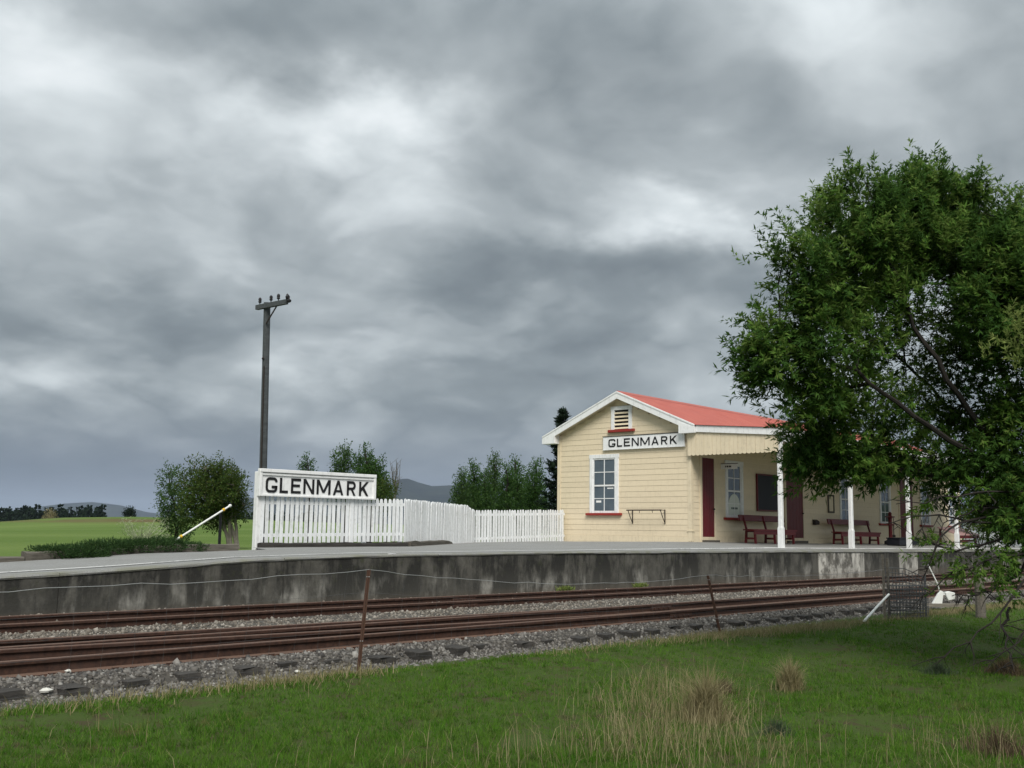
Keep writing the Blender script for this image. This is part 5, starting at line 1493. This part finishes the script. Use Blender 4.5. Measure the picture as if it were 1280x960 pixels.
# bare dead twigs hanging low
mb = MB()
for pxs, off in (([(1330, 640), (1240, 640), (1190, 655), (1165, 690), (1150, 735)], -1.2), ([(1330, 640), (1265, 670), (1200, 690), (1160, 685), (1152, 650)], -1.0), ([(1340, 640), (1290, 700), (1262, 760), (1215, 800), (1165, 832)], -1.4),
                 ([(1340, 640), (1300, 690), (1240, 700), (1180, 720), (1140, 760)], -1.1), ([(1262, 760), (1255, 800), (1268, 840)], -1.4), ([(1340, 640), (1290, 610), (1200, 620), (1120, 630)], -1.3), ([(1290, 700), (1240, 740), (1190, 745)], -1.3),
                 ([(1340, 640), (1300, 640), (1230, 660), (1180, 640), (1130, 645), (1105, 655)], -.9), ([(1340, 700), (1300, 740), (1280, 800), (1230, 830)], -1.0)):
    path = smooth_path([at(u, v, D=TD + off * min(1, i / 2)) for i, (u, v) in enumerate(pxs)], 14) - tb
    path[1:-1] += rng.normal(0, .015, (12, 3)); mb.tube(list(path), [.020 * (1 - .8 * i / 13) for i in range(14)], 5)
    for _ in range(9):
        i = rs.randint(4, 12); p = path[i]; e = np.array([CR[0], CR[1], 0]) * rs.uniform(-.5, .3) + np.array([CF[0], CF[1], 0]) * rs.uniform(-.3, .3) + np.array([0, 0, rs.uniform(-.4, .15)])
        pp = limb_path(p, p + e * rs.uniform(.4, 1), .15, 5, rs); mb.tube(pp, [.007, .006, .005, .004, .002], 4)
        if rs.random() < .6: mb.tube(limb_path(pp[2], pp[2] + e[[1, 0, 2]] * .35, .15, 4, rs), [.004, .0035, .003, .002], 4)
mb.build('dead_twigs', M['bark'], wt)
# a light sprig of new growth reaching nearer the eye
c = at(1272, 425, D=9.5); C2 = c + rng.normal(0, .10, (26, 3)) * np.array([1, 1, 1.6]); o2 = unit(rng.normal(0, .5, (26, 3)) + np.array([-.2, -.1, .9]))
P0 = np.repeat(C2, 8, 0) + np.repeat(o2, 8, 0) * (np.tile(np.arange(8) / 8, 26) * .16)[:, None]
V, F = fronds(P0 - tb, unit(np.repeat(o2, 8, 0) + rng.normal(0, .6, P0.shape)), rng.uniform(.05, .1, len(P0)), unit(np.array([0, 0, .8]) + rng.normal(0, .5, P0.shape)), .016)
link('young_sprig', arr('young_sprig', V, F, M['sprig']), wt)['kind'] = 'stuff'
MB().tube([at(1400, 520, D=11.5) - tb, at(1320, 480, D=10.2) - tb, c - tb], [.02, .014, .006], 5).build('sprig_stem', M['bark'], wt)

# ------------------------------------------------------------------ grass
def blades(n, xy, h, wd, lean, m, name, label, zoff=-.01, parent=None, origin=None, cat='grass', seg_curl=.5, short=False):
    x, y = xy; z = ground_z(x, y) + zoff
    a = rng.uniform(0, 2 * math.pi, n); l = lean * rng.random(n)
    d = np.stack([np.cos(a) * l, np.sin(a) * l, np.ones(n)], 1); d = unit(d)
    fa = rng.uniform(0, 2 * math.pi, n); s = np.stack([np.cos(fa), np.sin(fa), np.zeros(n)], 1)
    P0 = np.stack([x, y, z], 1); mid = P0 + d * (h * .55)[:, None]
    tip = P0 + unit(d + np.stack([np.cos(a), np.sin(a), np.zeros(n)], 1) * (l * seg_curl)[:, None]) * h[:, None]
    if short:
        V = np.stack([P0 - s * (wd / 2)[:, None], P0 + s * (wd / 2)[:, None], tip], 1).reshape(-1, 3)
        F = np.arange(n * 3).reshape(n, 3)
    else:
        V = np.stack([P0 - s * (wd / 2)[:, None], P0 + s * (wd / 2)[:, None], mid + s * (wd * .36)[:, None], tip, mid - s * (wd * .36)[:, None]], 1).reshape(-1, 3)
        k = np.arange(n) * 5
        F = np.concatenate([np.stack([k, k + 1, k + 2], 1), np.stack([k, k + 2, k + 4], 1), np.stack([k + 4, k + 2, k + 3], 1)])
    if origin is not None: V = V - np.array(origin)
    o = link(name, arr(name, V, F, M[m]), parent)
    if parent is None: tag(o, label, cat, kind='stuff')
    return o


def field_points(n, keep, near=None):
    """points over the paddock in view, thinning with distance"""
    r_ = 4.5 + 24 * rng.random(n) ** 1.9; az = rng.uniform(R(10), R(70), n)
    x, y = r_ * np.cos(az), r_ * np.sin(az)
    ok = (y < grass_edge(x) + .18 + .35 * vnoise(x * 2, y * 2, 8)) & keep(x, y); return x[ok], y[ok]


bare = lambda x, y: (vnoise(x * .8, y * 1.3, 21) + .5 * vnoise(x * 2.6, y * 3.2, 22))
x, y = field_points(330000, lambda x, y: bare(x, y) + rng.normal(0, .06, len(x)) < .375)
tx, ty = field_points(68000, lambda x, y: bare(x, y) + rng.normal(0, .08, len(x)) < .27)
per = 9; tsz = rng.gamma(3., .33, len(tx)); ox = rng.normal(0, .020, (len(tx), per)) * tsz[:, None]; oy = rng.normal(0, .020, (len(tx), per)) * tsz[:, None]
big = np.clip(vnoise(tx * .7, ty * .7, 31) + .5, 0, 1)
n = len(x); dist = np.hypot(x, y)
blades(n, (x, y), .036 * rng.uniform(.5, 1.5, n), .0030 + .00042 * dist, 1.4, 'grass', 'grass', 'short green paddock grass', short=True)
th = ((.030 + .045 * big) * (.45 + .55 * tsz))[:, None] * rng.uniform(.55, 1.25, (len(tx), per))
x, y = (tx[:, None] + ox).ravel(), (ty[:, None] + oy).ravel(); n = len(x); dist = np.hypot(x, y)
blades(n, (x, y), th.ravel(), .0030 + .00040 * dist, 1.0, 'grass', 'grass', 'thicker green grass tufts through the paddock sward', short=True)
# straw-coloured rough strip along the foot of the ballast
x = 1 + 26 * rng.random(26000) ** 1.1; y = grass_edge(x) + rng.normal(.0, .16, len(x)); n = len(x)
ok = (vnoise(x * .6, y * .2, 41) + rng.normal(0, .12, n) > np.interp(x, [3, 8, 12], [.36, .22, -.05])); x, y = x[ok], y[ok]; n = len(x)
blades(n, (x, y), rng.uniform(.05, .17, n), np.full(n, .006), .8, 'drygrass', 'rough_grass', 'straw coloured rough grass along the ballast foot')
# long seeding grass in the foreground
cx = [at(u, v, Z=-1.08)[:2] for u, v in ((820, 930), (760, 945), (870, 905), (700, 955), (880, 950), (940, 955), (640, 958), (800, 890), (850, 870), (1200, 955), (1240, 935), (1270, 925), (600, 958))]
ws_ = [340, 220, 460, 90, 200, 110, 30, 260, 380, 110, 110, 110, 20]
x = np.concatenate([c[0] + rng.normal(0, .38, k) for c, k in zip(cx, ws_)]); y = np.concatenate([c[1] + rng.normal(0, .30, k) for c, k in zip(cx, ws_)]); n = len(x)
blades(n, (x, y), rng.uniform(.08, .36, n), np.full(n, .0040), .5, 'drygrass', 'long_grass', 'long dry seeding grass in the foreground paddock', seg_curl=1.4)
x, y = field_points(1500, lambda x, y: (np.hypot(x, y) < 13) & (vnoise(x * .6, y * .6, 51) > .05)); n = len(x)
blades(n, (x, y), rng.uniform(.12, .28, n), np.full(n, .004), .5, 'drygrass', 'seed_heads', 'scattered dry grass stalks over the green paddock', seg_curl=1.2)
# tussocks
for i, (u, v, m, rad, hh, nb_, lab) in enumerate(((882, 905, 'drygrass', .22, .46, 1300, 'tall straw coloured grass tussock in the middle foreground'), (987, 862, 'drygrass', .16, .34, 850, 'upright dry brown tussock right of the tallest foreground tussock'),
                                                  (970, 922, 'darkweed', .15, .16, 450, 'low grey-green weed clump between the dry tussocks'), (1172, 840, 'darkweed', .20, .16, 1200, 'small dark weed clump on the grass under the tree'),
                                                  (1258, 838, 'brownweed', .24, .22, 1700, 'dark brown dead weed mound at the right edge'), (905, 868, 'brownweed', .14, .16, 700, 'small dark clump behind the tallest tussock'),
                                                  (1250, 940, 'brownweed', .34, .26, 600, 'reddish brown dead weeds in the bottom right corner'))):
    p = at(u, v, Z=-1.08); p[2] = float(ground_z(p[0], p[1]))
    t = thing('tussock', lab, 'tussock', tuple(p))
    a = rng.uniform(0, 6.283, nb_); r_ = rad * np.abs(rng.normal(0, .55, nb_)) * (1 + .35 * np.sin(a * 2 + i) + .2 * np.sin(a * 5 + 2 * i))
    o = blades(nb_, (p[0] + np.cos(a) * r_, p[1] + np.sin(a) * r_), hh * rng.uniform(.25, 1.2, nb_) * np.clip(1.15 - .55 * r_ / rad, .25, 2), np.full(nb_, .0055), .55, m, 'blades', None, -.02, t, p, seg_curl=1.3); o['kind'] = 'stuff'
# weeds at the foot of the platform wall
for i, (u, v) in enumerate(((707, 732), (800, 727))):
    p = at(u, v, Y=14.6); p[2] = bed_z(p[0], 14.6)
    t = thing('weed', ['bright green weed tuft at the platform wall foot below the gable', 'bright green weed tuft at the wall foot right of the other'][i], 'weed', tuple(p))
    nb_ = 260; a = rng.uniform(0, 6.283, nb_)
    Dd = unit(np.stack([np.cos(a), np.sin(a), rng.uniform(.4, 2, nb_)], 1)); V, F = diamonds(rng.normal(0, .06, (nb_, 3)) * np.array([2.0, .5, .3]) + np.array([0, 0, .05]), Dd, rng.uniform(.05, .12, nb_), rng.uniform(.015, .03, nb_), rng.normal(size=(nb_, 3)))
    link('foliage', arr('foliage', V, F, M['sprig']), t)

# ------------------------------------------------------------------ haze: the rain-laden air between here and the ranges
hz = MB().box(-32000, 32000, -32000, 32000, -12, 720)
hm_ = bpy.data.materials.new('haze_air'); hm_.use_nodes = True; ht = hm_.node_tree; ht.nodes.clear()
vo = ht.nodes.new('ShaderNodeVolumePrincipled'); vo.inputs['Color'].default_value = (.66, .78, .98, 1); vo.inputs['Density'].default_value = 3.6e-5; vo.inputs['Anisotropy'].default_value = 0.
ht.links.new(vo.outputs[0], ht.nodes.new('ShaderNodeOutputMaterial').inputs['Volume'])
tag(hz.build('haze', hm_), kind='stuff')
